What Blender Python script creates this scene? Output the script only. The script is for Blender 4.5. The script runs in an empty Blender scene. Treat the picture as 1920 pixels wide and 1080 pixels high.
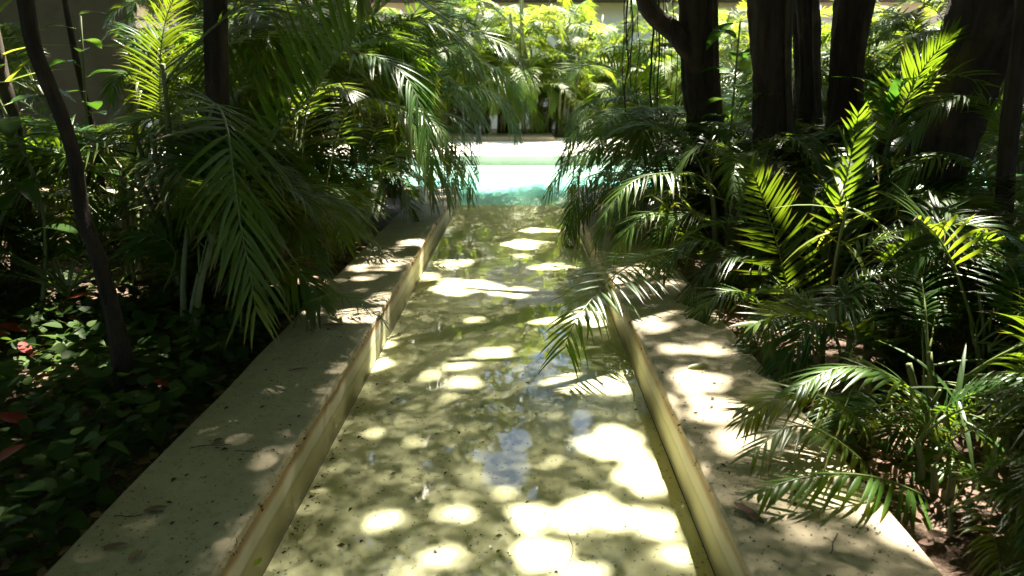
import bpy, math, random
import numpy as np
from mathutils import Vector, Matrix, noise
R = math.radians
PI = math.pi
# ------------------------------------------------------------------ camera, sky, sun, exposure
scene = bpy.context.scene
COL = scene.collection
FPX = 1387.0                       # focal length in pixels of a 1920 px wide picture
PITCH, YAW, CAMZ = R(15.05), R(0.64), 1.5
cam_d = bpy.data.cameras.new("camera"); cam = bpy.data.objects.new("camera", cam_d); COL.objects.link(cam)
cam_d.sensor_width = 36; cam_d.lens = FPX/1920*36; cam_d.clip_start = 0.05; cam_d.clip_end = 2000
cam.location = (0, 0, CAMZ); cam.rotation_euler = (PI/2-PITCH, 0, YAW)
cam_d.dof.use_dof = True; cam_d.dof.focus_distance = 4.6; cam_d.dof.aperture_fstop = 2.6
scene.camera = cam

SUN_EL, SUN_AZ = R(61), R(24)      # azimuth from +Y towards +X
TS = Vector((math.sin(SUN_AZ)*math.cos(SUN_EL), math.cos(SUN_AZ)*math.cos(SUN_EL), math.sin(SUN_EL)))
w = bpy.data.worlds.new("World"); scene.world = w; w.use_nodes = True
nt = w.node_tree; bg = nt.nodes['Background']; sky = nt.nodes.new('ShaderNodeTexSky')
sky.sky_type = 'NISHITA'; sky.sun_disc = False; sky.sun_elevation = SUN_EL; sky.sun_rotation = SUN_AZ
nt.links.new(sky.outputs[0], bg.inputs[0]); bg.inputs[1].default_value = 0.09
sl = bpy.data.lights.new("sun", 'SUN'); sl.energy = 5.0; sl.angle = R(0.6); sl.color = (1, .93, .80)
so = bpy.data.objects.new("sun", sl); COL.objects.link(so); so.rotation_euler = (-TS).to_track_quat('-Z', 'Y').to_euler()
scene.view_settings.view_transform = 'Standard'; scene.view_settings.look = 'None'
scene.view_settings.exposure = 2.9; scene.view_settings.gamma = 1
scene.render.engine = 'CYCLES'
cy = scene.cycles
cy.max_bounces = 8; cy.diffuse_bounces = 4; cy.glossy_bounces = 3; cy.transmission_bounces = 6; cy.transparent_max_bounces = 12
cy.sample_clamp_indirect = 6; cy.caustics_reflective = False; cy.caustics_refractive = False
cy.use_denoising = True
try: cy.denoiser = 'OPENIMAGEDENOISE'
except Exception: pass

# ------------------------------------------------------------------ pixel <-> place
CM = Matrix.Translation((0, 0, CAMZ)) @ cam.rotation_euler.to_matrix().to_4x4()
CMI = CM.inverted(); C0 = Vector((0, 0, CAMZ))
def ray(px, py): return (CM.to_3x3() @ Vector(((px-960)/FPX, (540-py)/FPX, -1))).normalized()
def P(px, py, Y): r = ray(px, py); return C0 + r*(Y/r.y)
def G(px, py, z=0.0): r = ray(px, py); return C0 + r*((z-CAMZ)/r.z)
def proj(p):
    q = CMI @ p
    if q.z > -0.05: return None
    return (960+FPX*q.x/-q.z, 540-FPX*q.y/-q.z)
def inpoly(x, y, poly):
    c = False; n = len(poly); j = n-1
    for i in range(n):
        xi, yi = poly[i]; xj, yj = poly[j]
        if (yi > y) != (yj > y) and x < (xj-xi)*(y-yi)/(yj-yi)+xi: c = not c
        j = i
    return c

# ------------------------------------------------------------------ helpers
def tag(o, label=None, cat=None, group=None, kind=None):
    if label: o['label'] = label
    if cat: o['category'] = cat
    if group: o['group'] = group
    if kind: o['kind'] = kind
    return o
def empty(name, loc, label, cat, group=None, rz=0):
    o = bpy.data.objects.new(name, None); COL.objects.link(o); o.location = loc; o.rotation_euler.z = rz
    o.empty_display_size = .1
    return tag(o, label, cat, group)
def link(name, me, parent=None):
    o = bpy.data.objects.new(name, me); COL.objects.link(o); o.parent = parent
    return o
class MB:
    def __init__(s, off=(0, 0, 0)): s.v = []; s.f = []; s.m = []; s.t = []; s.off = Vector(off)
    def vert(s, p, t=0.0):
        s.v.append((p[0]-s.off[0], p[1]-s.off[1], p[2]-s.off[2])); s.t.append(t); return len(s.v)-1
    def face(s, idx, mi=0): s.f.append(tuple(idx)); s.m.append(mi)
    def poly(s, pts, mi=0): s.face([s.vert(p) for p in pts], mi)
    def box(s, x0, y0, z0, x1, y1, z1, mi=0):
        c = [s.vert(p) for p in ((x0,y0,z0),(x1,y0,z0),(x1,y1,z0),(x0,y1,z0),(x0,y0,z1),(x1,y0,z1),(x1,y1,z1),(x0,y1,z1))]
        for q in ((3,2,1,0),(4,5,6,7),(0,1,5,4),(1,2,6,5),(2,3,7,6),(3,0,4,7)): s.face([c[i] for i in q], mi)
    def tube(s, pts, rad, n=6, mi=0, cap=True, wob=0.0, wf=3.0, seed=0):
        rings = []; N = None
        for i, p in enumerate(pts):
            T = (pts[min(i+1, len(pts)-1)]-pts[max(i-1, 0)]).normalized()
            if N is None: N = T.orthogonal().normalized()
            N = (N - T*N.dot(T)); N = N.normalized() if N.length > 1e-6 else T.orthogonal().normalized()
            B = T.cross(N); r = rad[i] if hasattr(rad, '__len__') else rad
            ring = []
            for k in range(n):
                a = 2*PI*k/n; d = N*math.cos(a)+B*math.sin(a); rr = r
                if wob:
                    rr *= 1+wob*(noise.noise(Vector((math.cos(a)*1.6*wf/3, math.sin(a)*1.6*wf/3, p.z*1.3+seed*7.1)))
                                 + .5*noise.noise(Vector((math.cos(a)*4, math.sin(a)*4, p.z*.8+seed)))
                                 + .45*noise.noise(Vector((math.cos(a)*9, math.sin(a)*9, p.z*1.6+seed)))
                                 + .25*noise.noise(Vector((math.cos(a)*6, math.sin(a)*6, p.z*14+seed))))
                ring.append(s.vert(p+d*rr))
            rings.append(ring)
        for a, b in zip(rings, rings[1:]):
            for k in range(n): s.face((a[k], a[(k+1) % n], b[(k+1) % n], b[k]), mi)
        if cap: s.face(rings[0][::-1], mi); s.face(rings[-1], mi)
    def mesh(s, name, mats, smooth=True, tip=False):
        me = bpy.data.meshes.new(name); me.from_pydata(s.v, [], s.f)
        for m in (mats if isinstance(mats, (list, tuple)) else [mats]): me.materials.append(m)
        me.polygons.foreach_set('material_index', s.m); me.polygons.foreach_set('use_smooth', [smooth]*len(s.f))
        if tip:
            a = me.attributes.new('tip', 'FLOAT', 'POINT'); a.data.foreach_set('value', s.t)
        me.update(); return me
    def build(s, name, mats, parent=None, smooth=True, tip=False): return link(name, s.mesh(name, mats, smooth, tip), parent)
def cr(pts, n):
    """Catmull-Rom through pts, n samples"""
    pts = [Vector(p) for p in pts]; P_ = [pts[0]*2-pts[1]]+pts+[pts[-1]*2-pts[-2]]; out = []
    m = len(pts)-1
    for i in range(n):
        u = i/(n-1)*m; k = min(int(u), m-1); t = u-k; a, b, c, d = P_[k:k+4]
        out.append(.5*((2*b)+(c-a)*t+(2*a-5*b+4*c-d)*t*t+(3*b-a-3*c+d)*t**3))
    return out

# ------------------------------------------------------------------ materials
def newmat(name):
    m = bpy.data.materials.new(name); m.use_nodes = True; n = m.node_tree; n.nodes.clear()
    out = n.nodes.new('ShaderNodeOutputMaterial'); return m, n, out
def N(nt, t, **kw):
    n = nt.nodes.new(t)
    for k, v in kw.items():
        if k.startswith('i_'):
            key = k[2:]; key = int(key) if key.isdigit() else key.replace('_', ' ')
            n.inputs[key].default_value = v
        else: setattr(n, k, v)
    return n
def ramp(nt, fac, stops, interp='LINEAR'):
    r = nt.nodes.new('ShaderNodeValToRGB'); r.color_ramp.interpolation = interp; e = r.color_ramp.elements
    while len(e) > 1: e.remove(e[-1])
    e[0].position, e[0].color = stops[0][0], (*stops[0][1], 1)
    for p, c in stops[1:]: x = e.new(p); x.color = (*c, 1)
    nt.links.new(fac, r.inputs[0]); return r.outputs[0]
def mixc(nt, fac, a, b, mode='MIX'):
    m = nt.nodes.new('ShaderNodeMix'); m.data_type = 'RGBA'; m.blend_type = mode
    for sock, val in ((m.inputs[0], fac), (m.inputs[6], a), (m.inputs[7], b)):
        if hasattr(val, 'is_linked'): nt.links.new(val, sock)
        elif isinstance(val, tuple): sock.default_value = (*val, 1)
        else: sock.default_value = val
    return m.outputs[2]
def coord(nt, scale=(1, 1, 1)):
    g = nt.nodes.new('ShaderNodeNewGeometry'); mp = nt.nodes.new('ShaderNodeMapping'); mp.inputs['Scale'].default_value = scale
    nt.links.new(g.outputs['Position'], mp.inputs[0]); return mp.outputs[0]
def tex(nt, co, scale, detail=4, rough=.55):
    t = N(nt, 'ShaderNodeTexNoise', i_Scale=scale, i_Detail=detail, i_Roughness=rough); nt.links.new(co, t.inputs['Vector']); return t.outputs[0]
def leafmat(name, dark, light, trans, gloss=.3, tmix=.38, brown=.5, spec=.5):
    m, n, out = newmat(name)
    oi = n.nodes.new('ShaderNodeObjectInfo'); geo = n.nodes.new('ShaderNodeNewGeometry')
    base = ramp(n, geo.outputs['Random Per Island'], [(0, dark), (1, light)])
    hs = N(n, 'ShaderNodeHueSaturation'); mr = N(n, 'ShaderNodeMapRange', i_3=.7, i_4=1.35)
    n.links.new(oi.outputs['Random'], mr.inputs[0]); n.links.new(mr.outputs[0], hs.inputs['Value'])
    mh = N(n, 'ShaderNodeMapRange', i_3=.475, i_4=.515)
    add = N(n, 'ShaderNodeMath', operation='FRACT'); mu = N(n, 'ShaderNodeMath', operation='MULTIPLY', i_1=7.31)
    n.links.new(oi.outputs['Random'], mu.inputs[0]); n.links.new(mu.outputs[0], add.inputs[0]); n.links.new(add.outputs[0], mh.inputs[0])
    n.links.new(mh.outputs[0], hs.inputs['Hue']); n.links.new(base, hs.inputs['Color'])
    at = N(n, 'ShaderNodeAttribute', attribute_name='tip')
    br = ramp(n, at.outputs['Fac'], [(.74, (0, 0, 0)), (1, (1, 1, 1))])
    brf = N(n, 'ShaderNodeMath', operation='MULTIPLY', i_1=brown); n.links.new(br, brf.inputs[0])
    col = mixc(n, brf.outputs[0], hs.outputs[0], (.16, .08, .03))
    pb = N(n, 'ShaderNodeBsdfPrincipled', i_Roughness=gloss); n.links.new(col, pb.inputs['Base Color']); pb.inputs['Specular IOR Level'].default_value = spec
    tr = n.nodes.new('ShaderNodeBsdfTranslucent')
    tc = mixc(n, brf.outputs[0], trans, (.22, .12, .03))
    hs2 = N(n, 'ShaderNodeHueSaturation'); n.links.new(mh.outputs[0], hs2.inputs['Hue']); n.links.new(mr.outputs[0], hs2.inputs['Value']); n.links.new(tc, hs2.inputs['Color'])
    n.links.new(hs2.outputs[0], tr.inputs[0])
    mx = N(n, 'ShaderNodeMixShader', i_0=tmix); n.links.new(pb.outputs[0], mx.inputs[1]); n.links.new(tr.outputs[0], mx.inputs[2])
    n.links.new(mx.outputs[0], out.inputs[0]); return m
def stone(name, c1, c2, c3, scale=3, rough=.8, bump=.3, speck=True, spec_scale=60):
    m, n, out = newmat(name); co = coord(n)
    a = tex(n, co, scale, 6, .6); b = tex(n, co, scale*7, 5, .65)
    c = mixc(n, ramp(n, a, [(.35, (0, 0, 0)), (.68, (1, 1, 1))]), c1, c2)
    c = mixc(n, ramp(n, b, [(.5, (0, 0, 0)), (.75, (.75, .75, .75))]), c, c3)
    if speck:
        d = tex(n, co, spec_scale, 2, .5)
        c = mixc(n, ramp(n, d, [(.64, (0, 0, 0)), (.7, (.8, .8, .8))]), c, tuple(x*.35 for x in c3))
    pb = N(n, 'ShaderNodeBsdfPrincipled', i_Roughness=rough); n.links.new(c, pb.inputs['Base Color'])
    bp = N(n, 'ShaderNodeBump', i_Strength=bump, i_Distance=.01); f = tex(n, co, 40, 6, .7); n.links.new(f, bp.inputs['Height']); n.links.new(bp.outputs[0], pb.inputs['Normal'])
    n.links.new(pb.outputs[0], out.inputs[0]); return m
def plain(name, col, rough=.6, var=.25, sc=8, bump=0.0, metal=0.0):
    m, n, out = newmat(name); co = coord(n); a = tex(n, co, sc, 5)
    c = mixc(n, a, tuple(x*(1-var) for x in col), tuple(min(1, x*(1+var)) for x in col))
    pb = N(n, 'ShaderNodeBsdfPrincipled', i_Roughness=rough, i_Metallic=metal); n.links.new(c, pb.inputs['Base Color'])
    if bump:
        bp = N(n, 'ShaderNodeBump', i_Strength=bump, i_Distance=.02); n.links.new(a, bp.inputs['Height']); n.links.new(bp.outputs[0], pb.inputs['Normal'])
    n.links.new(pb.outputs[0], out.inputs[0]); return m
def barkmat(name, c1, c2, sc=14):
    m, n, out = newmat(name); co = coord(n, (1, 1, .18)); a = tex(n, co, sc, 8, .7); co2 = coord(n); b = tex(n, co2, 3, 4)
    c = mixc(n, ramp(n, a, [(.35, (0, 0, 0)), (.65, (1, 1, 1))]), c1, c2)
    c = mixc(n, ramp(n, b, [(.55, (0, 0, 0)), (.7, (.6, .6, .6))]), c, tuple(x*1.8 for x in c2))
    pb = N(n, 'ShaderNodeBsdfPrincipled', i_Roughness=.85); n.links.new(c, pb.inputs['Base Color'])
    bp = N(n, 'ShaderNodeBump', i_Strength=1.0, i_Distance=.07); n.links.new(a, bp.inputs['Height']); n.links.new(bp.outputs[0], pb.inputs['Normal'])
    n.links.new(pb.outputs[0], out.inputs[0]); return m
def watermat(name, tint, bscale=2.2, bstr=.12, ior=1.33):
    m, n, out = newmat(name); co = coord(n, (1, .55, 1))
    a = tex(n, co, bscale, 3, .5); bp = N(n, 'ShaderNodeBump', i_Strength=bstr, i_Distance=.03); n.links.new(a, bp.inputs['Height'])
    fr = N(n, 'ShaderNodeFresnel', i_IOR=ior); n.links.new(bp.outputs[0], fr.inputs['Normal'])
    t = N(n, 'ShaderNodeBsdfTransparent'); t.inputs[0].default_value = (*tint, 1)
    g = N(n, 'ShaderNodeBsdfGlossy', i_Roughness=.012); n.links.new(bp.outputs[0], g.inputs['Normal'])
    mx = n.nodes.new('ShaderNodeMixShader'); n.links.new(fr.outputs[0], mx.inputs[0]); n.links.new(t.outputs[0], mx.inputs[1]); n.links.new(g.outputs[0], mx.inputs[2])
    n.links.new(mx.outputs[0], out.inputs[0]); return m
M = {}
M['palm'] = leafmat('palm_leaf', (.016, .046, .010), (.042, .10, .014), (.21, .34, .013), .36, .36, .85, .35)
M['palm_far'] = leafmat('far_palm_leaf', (.035, .085, .012), (.10, .15, .018), (.34, .47, .03), .5, .45, .5, .25)
M['leaf'] = leafmat('tree_leaf', (.02, .05, .012), (.05, .1, .02), (.27, .36, .03), .3, .4, 0)
M['broad'] = leafmat('broad_leaf', (.012, .04, .012), (.035, .085, .02), (.1, .24, .02), .25, .25, .2)
M['cover'] = leafmat('cover_leaf', (.010, .034, .008), (.045, .09, .018), (.12, .26, .02), .5, .25, .1, .12)
M['strap'] = leafmat('strap_leaf', (.06, .11, .015), (.15, .21, .03), (.42, .5, .04), .35, .4, .3)
M['rachis'] = plain('rachis', (.12, .16, .04), .45, .3, 20)
M['cane'] = plain('cane', (.12, .14, .05), .5, .4, 10)
M['dead'] = leafmat('dead_leaf', (.10, .05, .025), (.38, .24, .17), (.2, .09, .03), .7, .12, 0, .3)
M['red'] = leafmat('red_leaf', (.20, .03, .015), (.38, .09, .03), (.4, .08, .03), .5, .25, 0, .3)
M['bark'] = barkmat('dark_bark', (.014, .009, .006), (.06, .035, .022))
M['bark2'] = barkmat('grey_bark', (.03, .022, .015), (.10, .07, .045), 20)
M['coping'] = stone('coping_stone', (.44, .375, .25), (.35, .295, .195), (.26, .22, .145), 2.2, .8, .6)
M['chanfloor'] = stone('channel_plaster', (.86, .81, .54), (.82, .77, .50), (.70, .68, .44), 1.6, .8, .15, True, 45)
def algae(m):
    n = m.node_tree; pb_ = next(x for x in n.nodes if x.type == 'BSDF_PRINCIPLED'); src = pb_.inputs['Base Color'].links[0].from_socket
    co = coord(n); a = tex(n, co, 2.6, 8, .7); f = tex(n, co, 38, 5, .8); sp = n.nodes.new('ShaderNodeSeparateXYZ'); n.links.new(co, sp.inputs[0])
    mr = N(n, 'ShaderNodeMapRange', i_1=-.2, i_2=-1.0, i_3=-.12, i_4=.22); n.links.new(sp.outputs[0], mr.inputs[0])
    ad = N(n, 'ShaderNodeMath', operation='ADD'); n.links.new(a, ad.inputs[0]); n.links.new(mr.outputs[0], ad.inputs[1])
    ml = N(n, 'ShaderNodeMath', operation='MULTIPLY'); n.links.new(ramp(n, ad.outputs[0], [(.5, (0, 0, 0)), (.75, (1, 1, 1))]), ml.inputs[0]); n.links.new(ramp(n, f, [(.38, (.35, .35, .35)), (.6, (1, 1, 1))]), ml.inputs[1])
    n.links.new(mixc(n, ml.outputs[0], src, (.66, .64, .43)), pb_.inputs['Base Color'])
algae(M['chanfloor'])
M['poolfloor'] = stone('pool_plaster', (.56, .90, .80), (.52, .86, .76), (.50, .84, .74), 1.0, .8, .1, False)
M['glarefloor'] = stone('glare_plaster', (.72, .78, .70), (.66, .73, .65), (.62, .70, .62), 1.0, .8, .1, False)  # far pool floor, white sun glare put into a paler colour
M['deck'] = stone('deck_stone', (.68, .63, .52), (.60, .55, .45), (.56, .50, .40), 1.5, .8, .2, False)
M['tan'] = stone('shaded_tan_stone', (.36, .28, .19), (.28, .22, .15), (.24, .18, .12), 2.5, .85, .3, False)  # tan with the shade on the pavement put into the colour
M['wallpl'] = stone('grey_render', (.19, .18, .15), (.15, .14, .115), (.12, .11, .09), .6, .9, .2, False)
M['beige'] = stone('beige_render', (.80, .70, .57), (.74, .64, .51), (.68, .58, .46), .5, .9, .2, False)
M['darkm'] = plain('dark_metal', (.03, .028, .025), .5)
M['glass'] = plain('dark_glass', (.03, .035, .035), .08, .1)
M['white'] = plain('white_plastic', (.75, .74, .70), .4, .05)
M['water'] = watermat('channel_water', (.97, .99, .92), 2.4, .10)
M['poolwater'] = watermat('pool_water', (.76, .97, .92), 3.0, .2)
def soilmat():
    m, n, out = newmat('soil'); co = coord(n); a = tex(n, co, 5, 6, .7); b = tex(n, co, 60, 4, .7)
    c = mixc(n, a, (.035, .022, .013), (.13, .085, .055)); c = mixc(n, ramp(n, b, [(.45, (0, 0, 0)), (.7, (1, 1, 1))]), c, (.26, .17, .12))
    pb = N(n, 'ShaderNodeBsdfPrincipled', i_Roughness=.95); n.links.new(c, pb.inputs['Base Color'])
    bp = N(n, 'ShaderNodeBump', i_Strength=.8, i_Distance=.03); n.links.new(b, bp.inputs['Height']); n.links.new(bp.outputs[0], pb.inputs['Normal'])
    n.links.new(pb.outputs[0], out.inputs[0]); return m
M['soil'] = soilmat()
def wallmat():
    """yellow painted channel side with a rusty tide line under the coping lip"""
    m, n, out = newmat('channel_side_paint'); co = coord(n); g = n.nodes.new('ShaderNodeNewGeometry'); sp = n.nodes.new('ShaderNodeSeparateXYZ'); n.links.new(g.outputs['Position'], sp.inputs[0])
    a = tex(n, co, 5, 6, .6); ad = N(n, 'ShaderNodeMath', operation='MULTIPLY_ADD', i_1=.03); n.links.new(a, ad.inputs[0]); n.links.new(sp.outputs[2], ad.inputs[2])
    mr = N(n, 'ShaderNodeMapRange', i_1=-.30, i_2=.02); n.links.new(ad.outputs[0], mr.inputs[0]); ad.inputs[1].default_value = .05
    c = ramp(n, mr.outputs[0], [(0, (.42, .42, .27)), (.44, (.44, .43, .28)), (.50, (.36, .35, .20)), (.55, (.52, .49, .34)), (.70, (.52, .48, .32)), (.80, (.34, .21, .09)), (.9, (.30, .19, .09))])
    pb = N(n, 'ShaderNodeBsdfPrincipled', i_Roughness=.7); n.links.new(c, pb.inputs['Base Color'])
    bp = N(n, 'ShaderNodeBump', i_Strength=.3, i_Distance=.01); n.links.new(a, bp.inputs['Height']); n.links.new(bp.outputs[0], pb.inputs['Normal'])
    n.links.new(pb.outputs[0], out.inputs[0]); return m
M['side'] = wallmat()

# ------------------------------------------------------------------ the water channel, copings, pool, ground
XL, XR = -0.979, 0.747; XLO, XRO = -1.533, 1.37; YE = 11.8; Y0 = -3.0
ZW, ZF = -0.15, -0.295
SOIL = -0.07
def ground():
    b = MB(); hole = (-5.2, 10.2, YE, 18.0)
    xs = sorted(set([-600, -200, -60, -25, -14] + [round(-12+.4*i, 3) for i in range(56)] + [XLO+.03, XRO-.03, 14, 25, 60, 200, 600, hole[0], hole[1]]))
    ys = sorted(set([-600, -150, -40, -12, -6, Y0] + [round(-2.6+.4*i, 3) for i in range(36)] + [YE, 18.0, 22, 24.5, 27, 32, 60, 150, 600]))
    idx = {}
    def z(x, y):
        if abs(x) > 13 or y > 13 or y < -4 or (XLO-.35 < x < XRO+.35): return SOIL
        return SOIL+.05*noise.noise(Vector((x*.7, y*.7, 3)))+.02
    for i, x in enumerate(xs):
        for j, y in enumerate(ys): idx[i, j] = b.vert((x, y, z(x, y)))
    for i in range(len(xs)-1):
        for j in range(len(ys)-1):
            cx, cyy = (xs[i]+xs[i+1])/2, (ys[j]+ys[j+1])/2
            if XLO < cx < XRO and Y0 < cyy < YE: continue
            if hole[0] < cx < hole[1] and hole[2] < cyy < hole[3]: continue
            b.face((idx[i, j], idx[i+1, j], idx[i+1, j+1], idx[i, j+1]))
    tag(b.build('ground', M['soil']), kind='structure')
ground()
b = MB(); b.poly([(XL, Y0, ZF), (XR, Y0, ZF), (XR, YE, ZF), (XL, YE, ZF)])
b.poly([(XL, YE, ZF), (XR, YE, ZF), (XR, YE+.003, -.5), (XL, YE+.003, -.5)])
tag(b.build('channel_floor', M['chanfloor'], smooth=False), kind='structure')
b = MB(); b.poly([(XL, Y0, ZW), (XR, Y0, ZW), (XR, YE, ZW), (XL, YE, ZW)])
tag(b.build('channel_water', M['water'], smooth=False), kind='structure')
PX0, PX1, PY1 = -5.2, 10.2, 17.75
b = MB(); b.poly([(PX0, YE, -.44), (PX1, YE, -.44), (PX1, 14.4, -.42), (PX0, 14.4, -.42)]); b.poly([(PX0, 14.4, -.42), (PX1, 14.4, -.42), (PX1, 15.6, -.32), (PX0, 15.6, -.32)])
b.poly([(PX0, YE, -.8), (PX0, 15.6, -.8), (PX0, 15.6, 0), (PX0, YE, 0)]); b.poly([(PX1, 15.6, -.8), (PX1, YE, -.8), (PX1, YE, 0), (PX1, 15.6, 0)])
for x0, x1 in ((PX0, XL-.004), (XR+.004, PX1)): b.poly([(x0, YE, -.8), (x1, YE, -.8), (x1, YE, 0), (x0, YE, 0)])
tag(b.build('pool_basin', M['poolfloor'], smooth=False), kind='structure')
b = MB(); b.poly([(PX0, 15.6, -.32), (PX1, 15.6, -.32), (PX1, PY1, -.24), (PX0, PY1, -.24)]); b.poly([(PX0, PY1, -.24), (PX1, PY1, -.24), (PX1, PY1, -.02), (PX0, PY1, -.02)])
b.poly([(PX0, 15.6, -.32), (PX0, PY1, -.24), (PX0, PY1, 0), (PX0, 15.6, 0)]); b.poly([(PX1, PY1, -.24), (PX1, 15.6, -.32), (PX1, 15.6, 0), (PX1, PY1, 0)])
tag(b.build('pool_glare_floor', M['glarefloor'], smooth=False), kind='structure')  # the paler tone here stands for sunlit water
b = MB(); b.poly([(PX0, YE, ZW-.002), (PX1, YE, ZW-.002), (PX1, PY1, ZW-.002), (PX0, PY1, ZW-.002)])
tag(b.build('pool_water', M['poolwater'], smooth=False), kind='structure')

def coping(side, label):
    root = empty('stone_coping', ((XL+XLO)/2 if side < 0 else (XR+XRO)/2, 0, SOIL), label, 'coping')
    o = root.location; b = MB(o); rnd = random.Random(5+side)
    xi, xo = (XL, XLO) if side < 0 else (XR, XRO); s = side
    yn = 500
    prof = [(xo, -.35), (xo, -.012), (xo-s*.012, 0), (xi+s*.010, 0), (xi+s*.002, -.006), (xi, -.014), (xi, -.034), (xi+s*.012, -.036)]
    rows = []
    for i in range(yn+1):
        y = Y0+(YE-Y0)*i/yn; r = []
        for k, (x, z) in enumerate(prof):
            j = .007*noise.noise(Vector((k*.5, y*4, side)))+.004*noise.noise(Vector((k*.9, y*17, side))) if k in (3, 4, 5, 6) else (.012*noise.noise(Vector((2, y*1.3, side))) if k in (0, 1, 2) else 0)
            r.append(b.vert((x+j, y, z)))
        rows.append(r)
    for a, c in zip(rows, rows[1:]):
        for k in range(len(prof)-1):
            q = (a[k], a[k+1], c[k+1], c[k]); b.face(q if side < 0 else q[::-1])
    b.face(rows[-1]); b.face(rows[0][::-1])
    b.build('cap_slab', M['coping'], root, smooth=False)
    b = MB(o); x = xi+s*.008
    b.poly([(x, Y0, -.036), (x, YE, -.036), (x, YE, ZF-.01), (x, Y0, ZF-.01)])
    b.build('side_wall', M['side'], root, smooth=False)
    return root
coping(-1, 'long shaded stone coping along the left side of the shallow water channel')
coping(1, 'long dappled stone coping along the right side of the shallow water channel')
# pool edge coping beside the channel mouth
for x0, x1, lab in ((PX0-.5, XLO-.01, 'stone pool kerb hidden behind palms left of the channel mouth'), (XRO+.01, PX1+.5, 'stone pool kerb behind palms right of the channel mouth')):
    b = MB(); b.box(x0, YE-.42, -.3, x1, YE+.03, .004); o = b.build('pool_kerb', M['coping'], smooth=False); tag(o, lab, 'kerb')
# far deck, terrace step
b = MB(); b.box(-14, PY1-.03, -.3, 20, 24.6, -.02); tag(b.build('pool_deck', M['deck'], smooth=False), kind='structure')
b = MB(); pL, pR = P(850, 262, 23).x-3.5, P(1038, 262, 23).x
b.box(pL, 22.6, -.3, pR, 24.9, .10); tag(b.build('planter_bed_edge', M['tan'], smooth=False), 'low tan planter edge across the far end of the pool deck, coloured as shaded pavement', 'planter edge')
# left path
b = MB(); rnd = random.Random(3)
for i in range(9):
    for j in range(2):
        x = -13+i*.85; y = 9.7+j*.95; b.box(x, y, -.3, x+.8, y+.9, .0+rnd.uniform(-.008, .008))
tag(b.build('garden_path', M['coping'], smooth=False), kind='structure')

# ------------------------------------------------------------------ buildings and walls
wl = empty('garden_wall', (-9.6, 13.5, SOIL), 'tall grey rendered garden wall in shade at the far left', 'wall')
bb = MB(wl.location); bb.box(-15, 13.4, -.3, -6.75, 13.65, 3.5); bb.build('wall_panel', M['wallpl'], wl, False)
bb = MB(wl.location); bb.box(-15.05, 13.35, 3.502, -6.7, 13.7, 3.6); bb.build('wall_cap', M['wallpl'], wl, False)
BY = 31.0
bd = empty('garden_building', (5, BY, SOIL), 'beige rendered building with dark roof slab and railing beyond the pool', 'building')
def pb(px0, py0, px1, py1, Y):
    a = P(px0, py0, Y); c = P(px1, py1, Y); return min(a.x, c.x), min(a.z, c.z), max(a.x, c.x), max(a.z, c.z)
bb = MB(bd.location)
x0, z0, x1, z1 = pb(1040, 0, 1300, 20, BY)
bb.box(-16, BY, -.3, 24, BY+.4, 4.78); bb.box(-16, BY+3, 4.78, 24, BY+3.4, 8.2); bb.build('wall', M['beige'], bd, False)
bb = MB(bd.location); bb.box(-16.3, BY-.9, 4.782, 24.3, BY+3, 4.95); bb.build('roof_slab', M['darkm'], bd, False)
bb = MB(bd.location)
for i in range(80): bb.box(-16+i*.5, BY-.7, 4.95, -15.97+i*.5, BY-.67, 5.85)
bb.box(-16.1, BY-.72, 5.85, 24, BY-.65, 5.9); bb.build('railing', M['darkm'], bd, False)
for i, (a, c) in enumerate(((-9, -6.5), (-3.5, -1), (2.6, 3.8), (5.2, 9.2), (11, 14), (16, 20))):
    bb = MB(bd.location); bb.box(a, BY-.06, 2.2, c, BY-.004, 3.6); f = bb.build('window', M['darkm'], bd, False)
    bb = MB(bd.location); bb.box(a+.08, BY-.075, 2.28, c-.08, BY-.063, 3.52); g = bb.build('pane', M['glass'], f, False)
x0, z0, x1, z1 = pb(1196, 84, 1400, 98, 28)
aw = empty('pergola_roof', ((x0+x1)/2, 28, SOIL), 'dark flat pergola roof on posts beyond the pool, behind the hanging roots', 'pergola')
bb = MB(aw.location); bb.box(x0, 27, z0, x1+4, 30.6, z1); bb.build('roof', M['darkm'], aw, False)
for xx in (x0+.15, x1, x1+3.6):
    bb = MB(aw.location); bb.box(xx-.06, 27.1, -.1, xx+.06, 27.22, z0); bb.build('post', M['darkm'], aw, False)
p = P(1100, 232, 24)  # white pot shape added where a bright glare shows
pl = empty('glare_pot', (p.x, 24, -.02), 'white round pot added for a bright glare on the deck right of the palms', 'planter')
bb = MB(pl.location); rr = [(.17, -.02), (.2, .1), (.27, .45), (.30, .62), (.31, .66), (.28, .66), (.27, .6)]
rings = [[bb.vert((p.x+r*math.cos(2*PI*k/20), 24+r*math.sin(2*PI*k/20), z)) for k in range(20)] for r, z in rr]
for a, c in zip(rings, rings[1:]):
    for k in range(20): bb.face((a[k], a[(k+1) % 20], c[(k+1) % 20], c[k]))
bb.face(rings[0][::-1]); bb.build('pot', M['white'], pl)
bb = MB(pl.location); bb.poly([(p.x+.27*math.cos(2*PI*k/20), 24+.27*math.sin(2*PI*k/20), .61) for k in range(20)]); bb.build('soil', M['soil'], pl)

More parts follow.
